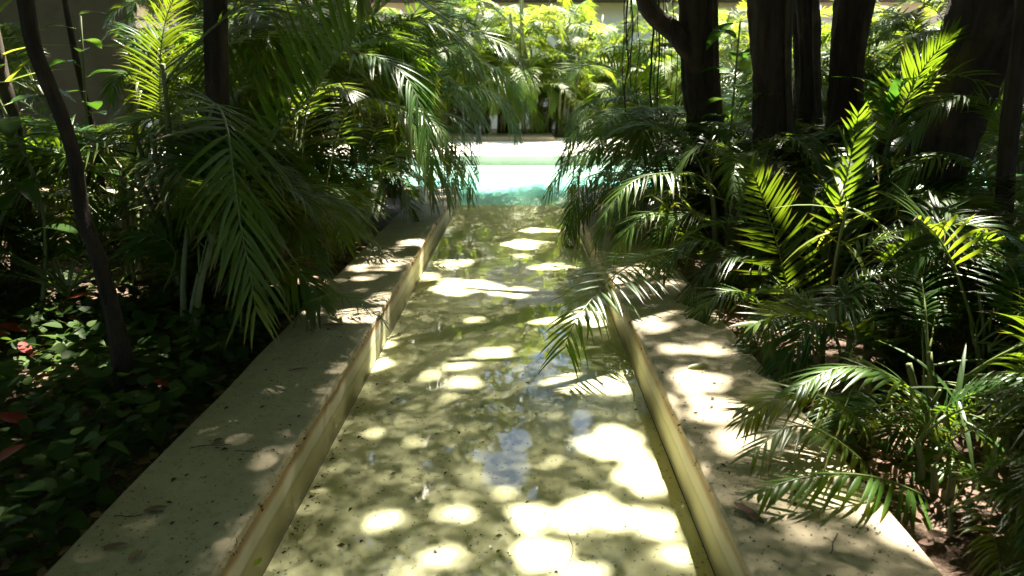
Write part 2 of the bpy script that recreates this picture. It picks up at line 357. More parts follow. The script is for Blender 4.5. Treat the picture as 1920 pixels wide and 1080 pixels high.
def chair(x, y, rz, label):
    t = empty('garden_chair', (x, y, 0), label, 'chair', rz=rz)
    m = M['white']
    b = MB(); n = 10
    for s in range(2):
        pass
    pts = []
    rows = []
    for i in range(7):
        v = i/6; row = []
        for k in range(9):
            u = k/8*2-1; wd = .22*(1-.25*v**3) ; z = .46+.42*v - .07*(u*u)*(v**4)*2
            row.append(b.vert((u*wd, .2+.08*v-.06*u*u, z)))
        rows.append(row)
    back = []
    for r_ in rows: back.append([b.vert((b.v[i][0], b.v[i][1]+.02, b.v[i][2])) for i in r_])
    for A in (rows, back):
        for a, c in zip(A, A[1:]):
            for k in range(8):
                q = (a[k], a[k+1], c[k+1], c[k]); b.face(q if A is rows else q[::-1])
    for k in range(8): b.face((rows[-1][k], rows[-1][k+1], back[-1][k+1], back[-1][k])); b.face((rows[0][k+1], rows[0][k], back[0][k], back[0][k+1]))
    for i in range(6): b.face((rows[i][0], rows[i+1][0], back[i+1][0], back[i][0])); b.face((rows[i+1][8], rows[i][8], back[i][8], back[i+1][8]))
    b.build('backrest', m, t)
    b = MB(); b.box(-.23, -.22, .42, .23, .2, .45); b.build('seat', m, t, False)
    for sx in (-1, 1):
        for sy in (-1, 1):
            b = MB(); b.tube([Vector((sx*.2, sy*.18, .42)), Vector((sx*.23, sy*.23, 0))], [.022, .014], 8); b.build('leg', m, t)
p = P(128, 262, 11); chair(p.x, 10.6, R(160), 'pale round-backed garden chair in shade before the grey wall')

# ------------------------------------------------------------------ sun gaps in the canopy
Z0 = -.3
KEEP = []; HOLES = []                                # (x, y, rx, ry) on the plane z = Z0, along the sun
def sproj(p): k = (p[2]-Z0)/TS.z; return p[0]-TS.x*k, p[1]-TS.y*k
def floor_spot(px, py, rx, ry, z=ZF):
    c = G(px, py, z); a = G(px+rx, py, z); u = G(px, py-ry, z); d = G(px, py+ry, z)
    x, y = sproj((c.x, (u.y+d.y)/2, z)); HOLES.append((x, y, abs(a.x-c.x), (u.y-d.y)/2, .05 if rx > 45 else .13))
def gap(p, r): x, y = sproj(p); HOLES.append((x, y, r, r, 0))
for s in ((1000, 458, 70, 9), (1010, 432, 40, 5), (1040, 500, 50, 7), (870, 538, 70, 16), (960, 548, 50, 10), (800, 520, 30, 8), (1020, 600, 40, 8),
          (925, 664, 42, 14), (862, 684, 34, 12), (808, 704, 20, 10), (868, 716, 34, 13), (1115, 718, 85, 20), (1190, 690, 40, 14), (840, 745, 16, 8),
          (1150, 835, 68, 36), (1205, 895, 55, 36), (1120, 965, 90, 36), (1230, 985, 50, 30), (1000, 972, 52, 30), (1268, 1042, 40, 24), (1015, 1040, 60, 34),
          (720, 975, 36, 20), (855, 962, 42, 14), (835, 1045, 45, 22), (770, 1075, 40, 15), (940, 925, 30, 8), (1040, 865, 20, 12), (700, 810, 18, 9), (780, 830, 24, 9),
          (790, 480, 20, 6), (980, 480, 20, 6), (890, 600, 20, 5), (730, 632, 20, 6), (1080, 1075, 60, 25)):
    floor_spot(*s)
for s in ((715, 492, 62, 20), (775, 455, 40, 8), (690, 520, 40, 8), (590, 662, 22, 9), (625, 690, 24, 13), (620, 730, 10, 5),
          (1230, 612, 40, 12), (1270, 655, 40, 10), (1310, 715, 60, 26), (1350, 770, 70, 30), (1390, 830, 60, 28), (1290, 560, 30, 8), (1200, 505, 30, 6), (1240, 470, 30, 6),
          (1430, 930, 60, 14), (1470, 965, 40, 10), (1250, 530, 26, 6), (1180, 460, 26, 5), (1240, 585, 26, 8), (1500, 1000, 50, 14), (1330, 655, 40, 14)):
    floor_spot(*s, z=0.0)
rnd = random.Random(11)
for i in range(170):                      # side beds: dapples
    sd = -1 if rnd.random() < .45 else 1
    x = sd*rnd.uniform(1.5, 8); y = rnd.uniform(3.2 if sd < 0 else 2, 13); r = rnd.uniform(.05, .17)
    if sd < 0 and x > -3.2 and y < 5.2: continue
    HOLES.append((x-TS.x*.8, y-TS.y*.8, r*rnd.uniform(.7, 1.5), r*1.2, 0))
for i in range(330):                      # many small pinholes
    sd = -1 if rnd.random() < .5 else 1
    x = sd*rnd.uniform(1.5, 7); y = rnd.uniform(3.6 if sd < 0 else 1.8, 13); r = rnd.uniform(.01, .06)
    if sd < 0 and x > -2.8 and y < 5: continue
    HOLES.append((x-TS.x*.8, y-TS.y*.8, r, r, 0))
for i in range(170):                      # flecks on the palms themselves
    sd = -1 if i < 100 else 1
    x = -rnd.uniform(1.7, 4.4) if sd < 0 else rnd.uniform(1.6, 4.4); y = rnd.uniform(4.8 if sd < 0 else 2.6, 11); r = rnd.uniform(.05, .15)
    X_, Y_ = sproj((x, y, rnd.uniform(.6, 1.8))); HOLES.append((X_, Y_, r, r, .02))
for i in range(110):                      # thinner crown over the far corners of the garden
    sd = -1 if rnd.random() < .6 else 1
    x = -rnd.uniform(3.3, 9) if sd < 0 else rnd.uniform(3, 9); y = rnd.uniform(6 if sd < 0 else 8.5, 13.5); r = rnd.uniform(.1, .32)
    HOLES.append((x-TS.x*.8, y-TS.y*.8, r, r, .03))
for px, py, r in ((40, 640, .12), (100, 680, .16), (170, 692, .1), (60, 725, .07), (235, 545, .12), (30, 470, .25), (300, 690, .06), (130, 650, .1), (250, 700, .07), (220, 600, .06), (110, 735, .05), (10, 690, .12), (20, 440, .2), (150, 500, .12), (180, 620, .05),
                  (1560, 930, .05), (1640, 960, .05), (1850, 900, .05), (1700, 1000, .06), (1760, 1030, .04), (1880, 960, .05), (1820, 560, .08), (1700, 600, .07), (1600, 870, .04)):
    g_ = G(px, py, SOIL+.08); gap(g_, r); KEEP.append((*sproj(g_), r+.08))
for px, py, Y, r in ((1600, 12, 7.4, .1), (1520, 85, 8.2, .07), (1508, 215, 8.2, .08), (1838, 35, 5.8, .1), (1868, 30, 5.8, .07), (1905, 210, 5.0, .07), (420, 40, 5.0, .05), (1310, 60, 8.4, .05), (20, 100, 5.2, .14), (60, 235, 5.6, .16), (100, 290, 6, .15), (190, 280, 6.5, .2)):
    gap(P(px, py, Y), r)

HG = [(1845, 660, 3.6, .07), (1815, 570, 3.6, .07), (1740, 430, 3.55, .1), (700, 110, 5.8, .12), (770, 170, 5.6, .16), (790, 230, 5.5, .16),
      (790, 280, 5.8, .12),
      (600, 180, 6.6, .22), (620, 250, 6.5, .25), (580, 230, 6.6, .2),
      (940, 90, 8.8, .2),
      (760, 300, 7.4, .15),
      (300, 100, 6.5, .25), (300, 40, 6.4, .25), (340, 150, 6.5, .25), (260, 90, 6.5, .2),
      (1110, 560, 4.6, .12),
      (1450, 400, 5.1, .25), (1430, 450, 5.1, .2), (1480, 380, 5.1, .2), (1470, 500, 5.2, .15),
      (1580, 360, 5.3, .2), (1600, 270, 5.3, .2), (1560, 440, 5.4, .12),
      (1540, 760, 2.9, .1),
      (1240, 330, 6.6, .2), (1160, 370, 6.2, .2),
      (1410, 180, 7.1, .25), (1450, 195, 7.1, .2),
      (1720, 140, 5.7, .2),
      (1760, 150, 5.6, .15),
      (1850, 830, 2.85, .15),
      (1590, 330, 4.9, .2), (1262, 290, 6.6, .15)]
for px, py, Y, r in HG:
    q_ = P(px, py, Y); gap(q_, r); KEEP.append((*sproj(q_), r+.03))

# where a frond or trunk stands in front in the photograph, nothing random grows before it: (outline, distance)
VIEW = [([(380, 190), (450, 190), (600, 470), (560, 640), (480, 690), (400, 600), (335, 350)], 4.0), ([(1340, 330), (1500, 290), (1640, 200), (1640, 420), (1540, 570), (1470, 570), (1370, 450)], 5.4),
        ([(1390, 560), (1560, 520), (1720, 600), (1720, 720), (1500, 730), (1380, 660)], 3.8), ([(1590, 380), (1920, 380), (1920, 560), (1890, 730), (1800, 730), (1750, 560), (1600, 500)], 3.65),
        ([(600, 90), (780, 100), (860, 360), (780, 360), (660, 200)], 5.8), ([(540, 150), (690, 150), (690, 330), (540, 330)], 6.4), ([(190, 20), (385, 0), (385, 190), (190, 190)], 6.5),
        ([(385, -20), (430, -20), (430, 200), (385, 200)], 5.0), ([(20, -20), (80, -20), (175, 390), (270, 770), (210, 770), (120, 400)], 3.5), ([(1130, 300), (1330, 310), (1330, 360), (1180, 450), (1125, 450)], 6.3)]
# ------------------------------------------------------------------ palm fronds
def frond(mb, pts, npair=42, L=.42, W=.013, vee=.45, droop=.35, petiole=.2, seed=0, up=Vector((0, 0, 1)), seg=4, rr=.008, curl=0.0, fold=True, tip_len=.35, base_len=.55, ph0=68, ph1=42):
    rnd = random.Random(seed); NS = 40
    pl = cr(pts, NS); d = [0]
    for a, c in zip(pl, pl[1:]): d.append(d[-1]+(c-a).length)
    tot = d[-1]; Tn = []; Nn = []; Nv = None
    for i in range(NS):
        T = (pl[min(i+1, NS-1)]-pl[max(i-1, 0)]).normalized()
        if Nv is None: Nv = up
        Nv = Nv-T*Nv.dot(T); Nv = Nv.normalized() if Nv.length > 1e-4 else T.orthogonal().normalized()
        Tn.append(T); Nn.append(Nv.copy())
    mb.tube(pl[::2]+[pl[-1]], [rr*(1-.8*(i/20)) for i in range(20)]+[rr*.15], 5, 1)
    def at(s):
        x = s*tot; k = 0
        while k < NS-2 and d[k+1] < x: k += 1
        t = (x-d[k])/max(1e-6, d[k+1]-d[k]); return pl[k].lerp(pl[k+1], t), Tn[k].lerp(Tn[k+1], t).normalized(), Nn[k].lerp(Nn[k+1], t).normalized()
    g = Vector((0, 0, -1))
    for i in range(npair):
        u = (i+.5)/npair
        for sd in (-1, 1):
            if rnd.random() < .05: continue
            s = petiole+(1-petiole)*min(1, max(0, u+rnd.uniform(-.3, .3)/npair)); p, T, Nn_ = at(s); B = T.cross(Nn_)*sd
            prof = base_len+(1-base_len)*min(1, u/.22) if u < .22 else 1-(1-tip_len)*((u-.22)/.78)**1.7
            ln = L*prof*rnd.uniform(.84, 1.08)*(rnd.uniform(.4, .8) if rnd.random() < .04 else 1)
            phi = R(ph0-ph1*u+rnd.uniform(-7, 7)); ve = vee*(1-.35*u)+rnd.uniform(-.2, .2)
            dr = (T*math.cos(phi)+B*math.sin(phi)*math.cos(ve)+Nn_*math.sin(phi)*math.sin(ve)).normalized()
            wd = T-dr*T.dot(dr); wd = wd.normalized() if wd.length > 1e-3 else B
            nr = dr.cross(wd)
            q = rnd.uniform(.7, 1.3)*droop; cl = rnd.uniform(-1, 1)*.12; wv = W*rnd.uniform(.85, 1.15)*(.65+.35*prof); rows = []
            for k in range(seg+1):
                t = k/seg; c = p+dr*ln*t*(1-.12*q*t)+g*(ln*q*t*t*.62)+T*(ln*.10*t*t)+B*(cl*ln*t*t)
                wk = wv*(.35+.65*min(1, t/.18) if t < .18 else (1-((t-.18)/.82)**2.2))
                if k == seg: rows.append([mb.vert(c, 1.0)])
                elif fold: rows.append([mb.vert(c-wd*wk, t), mb.vert(c+nr*wk*.35*sd, t), mb.vert(c+wd*wk, t)])
                else: rows.append([mb.vert(c-wd*wk, t), mb.vert(c+wd*wk, t)])
            for a, c in zip(rows, rows[1:]):
                if len(c) == 1:
                    for j in range(len(a)-1): mb.face((a[j], a[j+1], c[0]))
                else:
                    for j in range(len(a)-1): mb.face((a[j], a[j+1], c[j+1], c[j]))
    return at
def arch(e0, bend, length, twist=0, n=9):
    p = Vector((0, 0, 0)); pts = [p.copy()]; ds = length/(n-1)
    for i in range(1, n):
        s = i/(n-1); th = e0-bend*s**1.5
        p = p+Vector((math.cos(th)*ds, twist*s*ds, math.sin(th)*ds)); pts.append(p.copy())
    return pts
TEMPL = []     # (elev, mesh, samples)
def make_templates(matkey, L0=1.75, seg=4, npair=44, W=.0125, seeds=3, Lf=.44):
    out = []
    for ei, e in enumerate((82, 68, 54, 38, 18)):
        for s in range(seeds):
            rnd = random.Random(ei*10+s)
            ln = L0*rnd.uniform(.85, 1.1)*(1 if ei else .85); bend = R(rnd.uniform(80, 125)+(10 if ei < 3 else -12)); tw = rnd.uniform(-.35, .35)
            pts = arch(R(e), bend, ln, tw); b = MB()
            frond(b, pts, npair, Lf*rnd.uniform(.85, 1.1), W, rnd.uniform(.2, .55), rnd.uniform(.3, .75), .22, seed=ei*77+s, seg=seg)
            me = b.mesh('frond', [M[matkey], M['rachis']], tip=True)
            vs = np.array(b.v); tips = vs[np.array(b.t) > .99]; ctr = np.array([tuple(q) for q in cr(pts, 8)])
            out.append((e, me, np.vstack([tips[::4], ctr])))
    return out
T_near = make_templates('palm', W=.0112, npair=46)
T_fine = make_templates('palm', 1.15, 4, 50, .0075, 3, .30)
T_far = make_templates('palm_far', 1.9, 3, 34, .02, 2, .5)

# image regions the near palms leave open (view down the channel, trunks, wall)
CLEAR_MAIN = [(905, 248), (1005, 130), (1000, -200), (1065, -200), (1060, 130), (1075, 230), (1040, 320), (1012, 360), (1060, 400), (1080, 480), (1180, 500), (1290, 600), (1385, 660), (1375, 800),
              (1440, 930), (1480, 1010), (1760, 1090), (1760, 1400), (-200, 1400), (60, 1085), (455, 705), (560, 640), (620, 560), (690, 470), (800, 440), (835, 385), (870, 340), (875, 270)]
CLEAR_R = [(1060, -200), (1290, -200), (1290, 120), (1060, 130)]
CLEAR_WALL = [(95, -200), (200, -200), (185, 240), (95, 240)]
CLEAR_TR = [(1300, -200), (1350, -200), (1345, 230), (1300, 230)]
CLEAR_TR2 = [(1415, -200), (1640, -200), (1600, 200), (1425, 230)]
CLEAR_TR3 = [(1760, -200), (1920, -200), (1880, 200), (1740, 300)]
CLEAR_LB = [(-200, 560), (180, 560), (420, 700), (440, 720), (60, 1085), (-200, 1200)]
def allowed(samples, mat, polys, tol=.04):
    bad = 0; n = 0; soft = 0
    for s in samples:
        w_ = mat @ Vector(s); q = proj(w_); n += 1; sx_, sy_ = sproj(w_)
        if any(abs(sx_-a) < c and abs(sy_-b_) < c for a, b_, c in KEEP): soft += 1; continue
        if q is None:
            if (mat @ Vector(s)).length < 3: bad += 1
            continue
        if any(w_.y < yv-.05 and inpoly(q[0], q[1], pg) for pg, yv in VIEW): soft += 1; continue
        for pg in polys:
            if inpoly(q[0], q[1], pg): bad += 1; break
    return bad/max(1, n) <= tol and soft/max(1, n) <= .14
NFR = 0
def palm(name, x, y, label, cat='palm', group=None, nst=5, hmax=1.2, nfr=20, seed=0, templ=None, scale=1.0, lean=(0, 0), polys=None, cr_=.018, spread=.28, emin=0, drop=.25, tries=16, zb=SOIL):
    global NFR
    rnd = random.Random(seed*31+7); root = empty(name, (x, y, zb), label, cat, group); templ = templ or T_near
    polys = polys if polys is not None else [CLEAR_MAIN]
    stems = []
    for i in range(nst):
        a = rnd.uniform(0, 2*PI); r = spread*math.sqrt(rnd.random())*.6; h = hmax*rnd.uniform(.45, 1)
        b0 = Vector((r*math.cos(a), r*math.sin(a), -.02)); tp = Vector((b0.x+math.cos(a)*h*.22+lean[0]*h, b0.y+math.sin(a)*h*.22+lean[1]*h, h))
        mid = b0.lerp(tp, .5)-Vector((math.cos(a), math.sin(a), 0))*h*.05
        pts = cr([b0, mid, tp], 9)
        ok = all((proj(root.location+q) is None) or not any(inpoly(*proj(root.location+q), pg) for pg in polys) for q in pts)
        if not ok: continue
        b = MB(); b.tube(pts, [cr_*(1.35-.5*k/8)*scale for k in range(9)], 8); b.build('stem', M['cane'], root); stems.append((tp, a))
    if not stems: stems = [(Vector((0, 0, hmax*.5)), 0)]
    for i in range(nfr):
        tp, a = stems[i % len(stems)]
        for t in range(tries):
            e, me, sm = templ[rnd.randrange(len(templ))]
            if e < emin: continue
            az = rnd.uniform(0, 2*PI); sc = scale*rnd.uniform(.7, 1.12)
            p = tp+Vector((0, 0, -rnd.uniform(0, drop)*min(1 if drop < .3 else 9, tp.z)))
            Mt = Matrix.Translation(root.location+p) @ Matrix.Rotation(az, 4, 'Z') @ Matrix.Rotation(rnd.uniform(-.15, .15), 4, 'X') @ Matrix.Scale(sc, 4)
            if allowed(sm, Mt, polys):
                o = link('frond', me, root); o.matrix_local = Matrix.Translation(-root.location) @ Mt; NFR += 1; break
    return root

WL = [CLEAR_MAIN, CLEAR_WALL, CLEAR_LB]
WR = [CLEAR_MAIN, CLEAR_R, CLEAR_TR, CLEAR_TR2, CLEAR_TR3]
WB = [CLEAR_MAIN, CLEAR_R]
def gp(px, py): g = G(px, py, SOIL); return g.x, g.y
# left bank, near to far
L = {}
L['a'] = palm('areca_palm', -2.15, 4.3, 'dense dark areca palm beside the left coping, nearest to the camera', nst=7, hmax=1.0, nfr=35, seed=1, polys=WL)
L['b'] = palm('areca_palm', -2.5, 5.3, 'tall areca palm behind the nearest left palm, long fronds reaching the picture top', nst=7, hmax=1.9, nfr=40, seed=2, polys=WL)
L['c'] = palm('areca_palm', -2.25, 6.5, 'areca palm whose yellow-green fronds arch over the left coping', nst=7, hmax=2.0, nfr=40, seed=3, polys=WL)
L['d'] = palm('areca_palm', -2.4, 8.0, 'bushy areca palm on the left bank two thirds of the way to the pool', nst=6, hmax=2.0, nfr=37, seed=4, polys=WL)
L['e'] = palm('areca_palm', -2.0, 9.8, 'areca palm whose fronds droop to the water at the left mouth of the channel', nst=6, hmax=2.3, nfr=59, seed=5, polys=WL)
L['f'] = palm('areca_palm', -3.6, 6.6, 'sunlit areca palm between the two dark trunks on the left', nst=6, hmax=1.7, nfr=37, seed=6, polys=WL)
L['g'] = palm('areca_palm', -3.9, 8.9, 'tall areca palm behind the straight dark trunk, in the middle of the left thicket', nst=6, hmax=2.3, nfr=37, seed=7, polys=WL)
L['h'] = palm('areca_palm', -5.6, 8.4, 'low bright areca palm before the grey wall, right of the leaning trunk', nst=5, hmax=.7, nfr=27, seed=8, polys=WL, scale=.8)
L['i'] = palm('areca_palm', -3.0, 4.7, 'low areca palm right of the leaning trunk foot', nst=5, hmax=.6, nfr=24, seed=9, polys=WL, scale=.8)
L['j'] = palm('areca_palm', -5.2, 6.2, 'areca palm at the left picture edge behind the leaning trunk', nst=5, hmax=1.3, nfr=21, seed=10, polys=WL)
L['k'] = palm('areca_palm', -4.4, 11.2, 'areca palm at the near left pool corner, deep in the thicket', nst=6, hmax=2.4, nfr=37, seed=12, polys=WL)
L['l'] = palm('areca_palm', -1.95, 5.6, 'short areca palm clump with drooping fronds at the left coping edge', nst=5, hmax=.8, nfr=27, seed=13, polys=WL, scale=.8)
# right bank
K = {}
K['a'] = palm('areca_palm', 2.15, 3.0, 'areca palm at the lower right whose dark fronds overhang the right coping', nst=5, hmax=.35, nfr=21, seed=21, polys=WR, scale=.8)
K['b'] = palm('areca_palm', 2.15, 4.2, 'areca palm with broad glossy fronds right of the right coping', nst=5, hmax=.5, nfr=21, seed=22, polys=WR, scale=.85)
K['c'] = palm('areca_palm', 2.3, 5.6, 'areca palm with bright yellow-green upright fronds on the right bank', nst=6, hmax=.8, nfr=32, seed=23, polys=WR)
K['d'] = palm('areca_palm', 1.95, 7.0, 'areca palm beside the right coping below the thick fig trunk', nst=6, hmax=.9, nfr=35, seed=24, polys=WR)
K['e'] = palm('areca_palm', 2.0, 8.6, 'areca palm with red-tipped fronds leaning over the right side of the channel', nst=6, hmax=1.0, nfr=37, seed=25, polys=WR)
K['f'] = palm('areca_palm', 2.3, 10.3, 'dark areca palm silhouetted before the pool at the right channel mouth', nst=6, hmax=1.2, nfr=40, seed=26, polys=WR)
K['g'] = palm('areca_palm', 3.6, 7.6, 'areca palm growing between the upright trunks on the right', nst=5, hmax=.9, nfr=27, seed=27, polys=WR)
K['h'] = palm('areca_palm', 4.6, 9.3, 'areca palm behind the upright trunks near the pool kerb', nst=6, hmax=1.2, nfr=29, seed=28, polys=WB)
K['i'] = palm('areca_palm', 3.9, 5.0, 'loose areca palm before the foot of the big leaning trunk', nst=4, hmax=.6, nfr=10, seed=29, polys=WR)
K['j'] = palm('areca_palm', 2.15, 2.95, 'grassy young areca palm in the lower right corner', nst=5, hmax=.3, nfr=27, seed=30, polys=WR, scale=.7)
K['k'] = palm('areca_palm', 4.65, 7.0, 'areca palm right of the big leaning trunk at the picture edge', nst=5, hmax=1.2, nfr=24, seed=31, polys=WR)
K['l'] = palm('areca_palm', 3.2, 10.9, 'areca palm by the pool kerb behind the thick fig trunk', nst=6, hmax=1.3, nfr=35, seed=32, polys=WB)
K['m'] = palm('areca_palm', 6.8, 10.2, 'areca palm far right whose fronds screen the turquoise water', nst=5, hmax=1.5, nfr=27, seed=33, polys=WB)
K['n'] = palm('areca_palm', 2.75, 3.9, 'low leafy areca palm between the glossy fronds and the lower right corner', nst=5, hmax=.3, nfr=21, seed=34, polys=WR, scale=.75)

K['o'] = palm('areca_palm', 5.4, 10.9, 'tall areca palm by the pool kerb, seen between the upright and the leaning trunks', nst=7, hmax=2.4, nfr=40, seed=35, polys=WB)
K['p'] = palm('areca_palm', 5.4, 9.3, 'tall areca palm behind the massive leaning trunk, filling the upper right corner', nst=7, hmax=2.4, nfr=40, seed=36, polys=WB)
K['q'] = palm('areca_palm', 4.3, 11.2, 'areca palm by the pool kerb directly behind the upright thick tree', nst=6, hmax=1.9, nfr=32, seed=37, polys=WB)
L['n'] = palm('areca_palm', -1.9, 11.0, 'tall areca palm left of the channel mouth, its fronds hanging against the bright garden', nst=7, hmax=2.9, nfr=59, seed=39, polys=WL)
L['m'] = palm('areca_palm', -3.2, 10.6, 'tall areca palm near the pool, its crown behind the arching fronds at upper left', nst=7, hmax=2.8, nfr=40, seed=38, polys=WL)
K['r'] = palm('areca_palm', 2.9, 6.4, 'low areca palm on the right bank behind the bright upright fronds', nst=6, hmax=.45, nfr=24, seed=40, polys=WB, scale=.85)
K['s'] = palm('areca_palm', 3.0, 4.5, 'dark low areca palm below the bare-stalked frond at the right edge', nst=5, hmax=.25, nfr=20, seed=41, polys=WR, scale=.7)
K['t'] = palm('areca_palm', 2.0, 5.0, 'very low areca palm on the right bank hugging the coping edge', nst=4, hmax=.2, nfr=16, seed=42, polys=WR, scale=.55)
K['v'] = palm('areca_palm', 1.75, 3.35, 'fine-leaved young palm at the outer edge of the right coping, fronds spread over the stone', nst=4, hmax=.2, nfr=18, seed=61, polys=[CLEAR_MAIN], templ=T_fine, scale=.8)
K['w'] = palm('areca_palm', 1.8, 4.1, 'fine-leaved low palm right of the coping beneath the glossy frond', nst=4, hmax=.25, nfr=18, seed=62, polys=[CLEAR_MAIN], templ=T_fine, scale=.8)
K['x'] = palm('areca_palm', 2.0, 3.25, 'fine-leaved bushy palm in the middle of the lower right bed', nst=6, hmax=.35, nfr=30, seed=63, polys=[CLEAR_MAIN], templ=T_fine, scale=.95)
K['y'] = palm('areca_palm', 2.45, 3.5, 'fine-leaved bushy palm at the right picture edge above the corner tuft', nst=6, hmax=.4, nfr=30, seed=64, polys=[CLEAR_MAIN], templ=T_fine, scale=.95)
K['z'] = palm('areca_palm', 1.78, 2.7, 'dense fine-leaved palm filling the lower right corner', nst=6, hmax=.2, nfr=26, seed=65, polys=[CLEAR_MAIN], templ=T_fine, scale=.75)
K['u'] = palm('areca_palm', 1.66, 2.25, 'low areca palm at the bottom right corner beside the coping', nst=5, hmax=.2, nfr=16, seed=43, polys=WR, scale=.55)
L['o'] = palm('areca_palm', -2.0, 7.3, 'low areca palm at the coping edge halfway along the left bank', nst=5, hmax=.5, nfr=24, seed=44, polys=WL, scale=.75)
L['p'] = palm('areca_palm', -2.0, 8.9, 'low areca palm at the coping edge near the left channel mouth', nst=5, hmax=.6, nfr=24, seed=45, polys=WL, scale=.75)
L['q'] = palm('areca_palm', -4.3, 5.3, 'low areca palm in the shade behind the leaning trunk foot', nst=5, hmax=.5, nfr=22, seed=46, polys=WL, scale=.8)
L['r'] = palm('areca_palm', -3.1, 5.7, 'dense areca palm in front of the straight tree foot', nst=6, hmax=1.0, nfr=34, seed=47, polys=WL, scale=.9)
# fronds one can point to in the photograph
def hero(root, ctrl, label=None, gapr=None, gaps=None, mat='palm', up=None, **kw):
    pts = [P(*c) for c in ctrl]; b = MB(root.location)
    frond(b, pts, up=up or Vector((0, 0, 1)), seg=5, **kw)
    o = b.build('frond', [M[mat], M['rachis']], root, tip=True)
    if label: o['label'] = label
    for c in (gaps or []): gap(P(*c[:3]), c[3])
    return o
S = kw = None
hero(L['a'], [(385, 250, 4.3), (402, 195, 4.0), (425, 235, 3.7), (437, 330, 3.5), (452, 430, 3.4), (470, 520, 3.35), (480, 580, 3.35)], 'large dark frond hanging straight down',
     npair=33, L=.44, W=.0125, vee=.1, droop=.3, petiole=.2, seed=100, up=Vector((0, .8, .6)), base_len=.7, tip_len=.5, ph0=64, ph1=36)
hero(L['b'], [(440, 420, 5.0), (505, 265, 4.9), (575, 190, 4.8), (650, 85, 4.6), (720, 10, 4.4), (800, -40, 4.2)], npair=36, L=.55, W=.017, vee=.7, droop=-.05, petiole=.3, seed=101)
hero(L['c'], [(560, 400, 6.3), (575, 200, 6.2), (620, 112, 6.0), (700, 105, 5.8), (765, 150, 5.6), (800, 240, 5.5), (815, 310, 5.5)], 'yellow-green sunlit frond arching to the right',
     npair=44, L=.5, W=.013, vee=-.1, droop=.5, petiole=.3, seed=102)
hero(L['c'], [(600, 400, 6.4), (640, 230, 6.2), (690, 185, 6.0), (745, 205, 5.9), (790, 270, 5.8), (815, 350, 5.8)], npair=40, L=.5, W=.013, vee=-.2, droop=.5, petiole=.28, seed=103)
hero(L['f'], [(540, 400, 6.9), (555, 300, 6.8), (570, 220, 6.7), (600, 165, 6.6), (650, 170, 6.4), (690, 210, 6.3)], 'frond with white-lit fine leaflets',
     npair=40, L=.52, W=.013, vee=.0, droop=.55, petiole=.25, seed=104)
hero(L['e'], [(760, 300, 9.6), (790, 120, 9.4), (850, 60, 9.1), (925, 75, 8.8), (980, 120, 8.6), (1003, 150, 8.5)], npair=46, L=.6, W=.014, vee=.1, droop=.35, petiole=.3, seed=105)
hero(L['e'], [(770, 280, 9.6), (830, 130, 9.4), (900, 115, 9.2), (955, 150, 9.0), (985, 210, 8.9)], npair=40, L=.55, W=.014, vee=-.1, droop=.6, petiole=.3, seed=106)
hero(L['e'], [(740, 330, 9.6), (790, 235, 9.4), (835, 240, 9.2), (868, 290, 9.1), (888, 360, 9.0)], npair=40, L=.5, W=.012, vee=-.1, droop=.6, petiole=.25, seed=107)
hero(L['d'], [(700, 420, 7.8), (720, 300, 7.6), (770, 270, 7.4), (820, 310, 7.3), (845, 380, 7.2)], npair=40, L=.5, W=.012, vee=-.1, droop=.6, petiole=.25, seed=108)
hero(L['f'], [(300, 330, 6.8), (300, 200, 6.6), (302, 90, 6.5), (318, 15, 6.4), (350, -40, 6.3)], 'upright pale sunlit frond left of the straight trunk',
     npair=46, L=.42, W=.008, vee=.5, droop=.45, petiole=.3, seed=109)
hero(L['l'], [(540, 640, 4.6), (570, 575, 4.5), (625, 552, 4.4), (680, 572, 4.3), (722, 605, 4.25)], 'small dark frond lying out over the coping', npair=18, L=.2, W=.006, vee=0, droop=.25, petiole=.35, seed=110)
hero(L['l'], [(470, 600, 4.7), (520, 500, 4.7), (570, 520, 4.6), (600, 570, 4.6)], npair=36, L=.4, W=.012, vee=-.1, droop=.6, petiole=.25, seed=111)
hero(L['i'], [(330, 720, 4.4), (370, 640, 4.3), (410, 640, 4.2), (440, 700, 4.1)], npair=26, L=.3, W=.011, vee=.1, droop=.4, petiole=.2, seed=112)
hero(L['i'], [(300, 560, 4.8), (330, 480, 4.7), (290, 440, 4.6), (240, 470, 4.5)], npair=36, L=.35, W=.011, vee=.1, droop=.5, petiole=.2, seed=113)
hero(L['g'], [(640, 260, 8.8), (660, 120, 8.6), (720, 50, 8.4), (800, 40, 8.1), (870, 80, 7.9), (905, 140, 7.8)], npair=46, L=.6, W=.014, vee=0, droop=.45, petiole=.28, seed=114)
hero(L['n'], [(730, 300, 10.9), (760, 60, 10.6), (830, -10, 10.3), (910, 5, 10.0), (975, 60, 9.8)], npair=46, L=.65, W=.014, vee=.1, droop=.4, petiole=.3, seed=140)
hero(L['n'], [(740, 300, 10.9), (800, 190, 10.6), (870, 160, 10.3), (940, 190, 10.0), (970, 260, 9.9)], npair=44, L=.6, W=.014, vee=0, droop=.5, petiole=.3, seed=141)
hero(L['e'], [(720, 330, 9.8), (740, 190, 9.5), (800, 140, 9.2), (870, 170, 8.9), (915, 240, 8.7)], npair=44, L=.55, W=.013, vee=0, droop=.5, petiole=.3, seed=142)
hero(L['e'], [(700, 330, 9.8), (730, 100, 9.5), (790, 70, 9.2), (860, 110, 8.9), (900, 180, 8.7)], npair=44, L=.55, W=.013, vee=0, droop=.5, petiole=.3, seed=143)
hero(L['d'], [(680, 400, 7.9), (700, 250, 7.7), (750, 200, 7.4), (820, 240, 7.1), (860, 330, 7.0)], npair=42, L=.45, W=.012, vee=0, droop=.55, petiole=.3, seed=144)
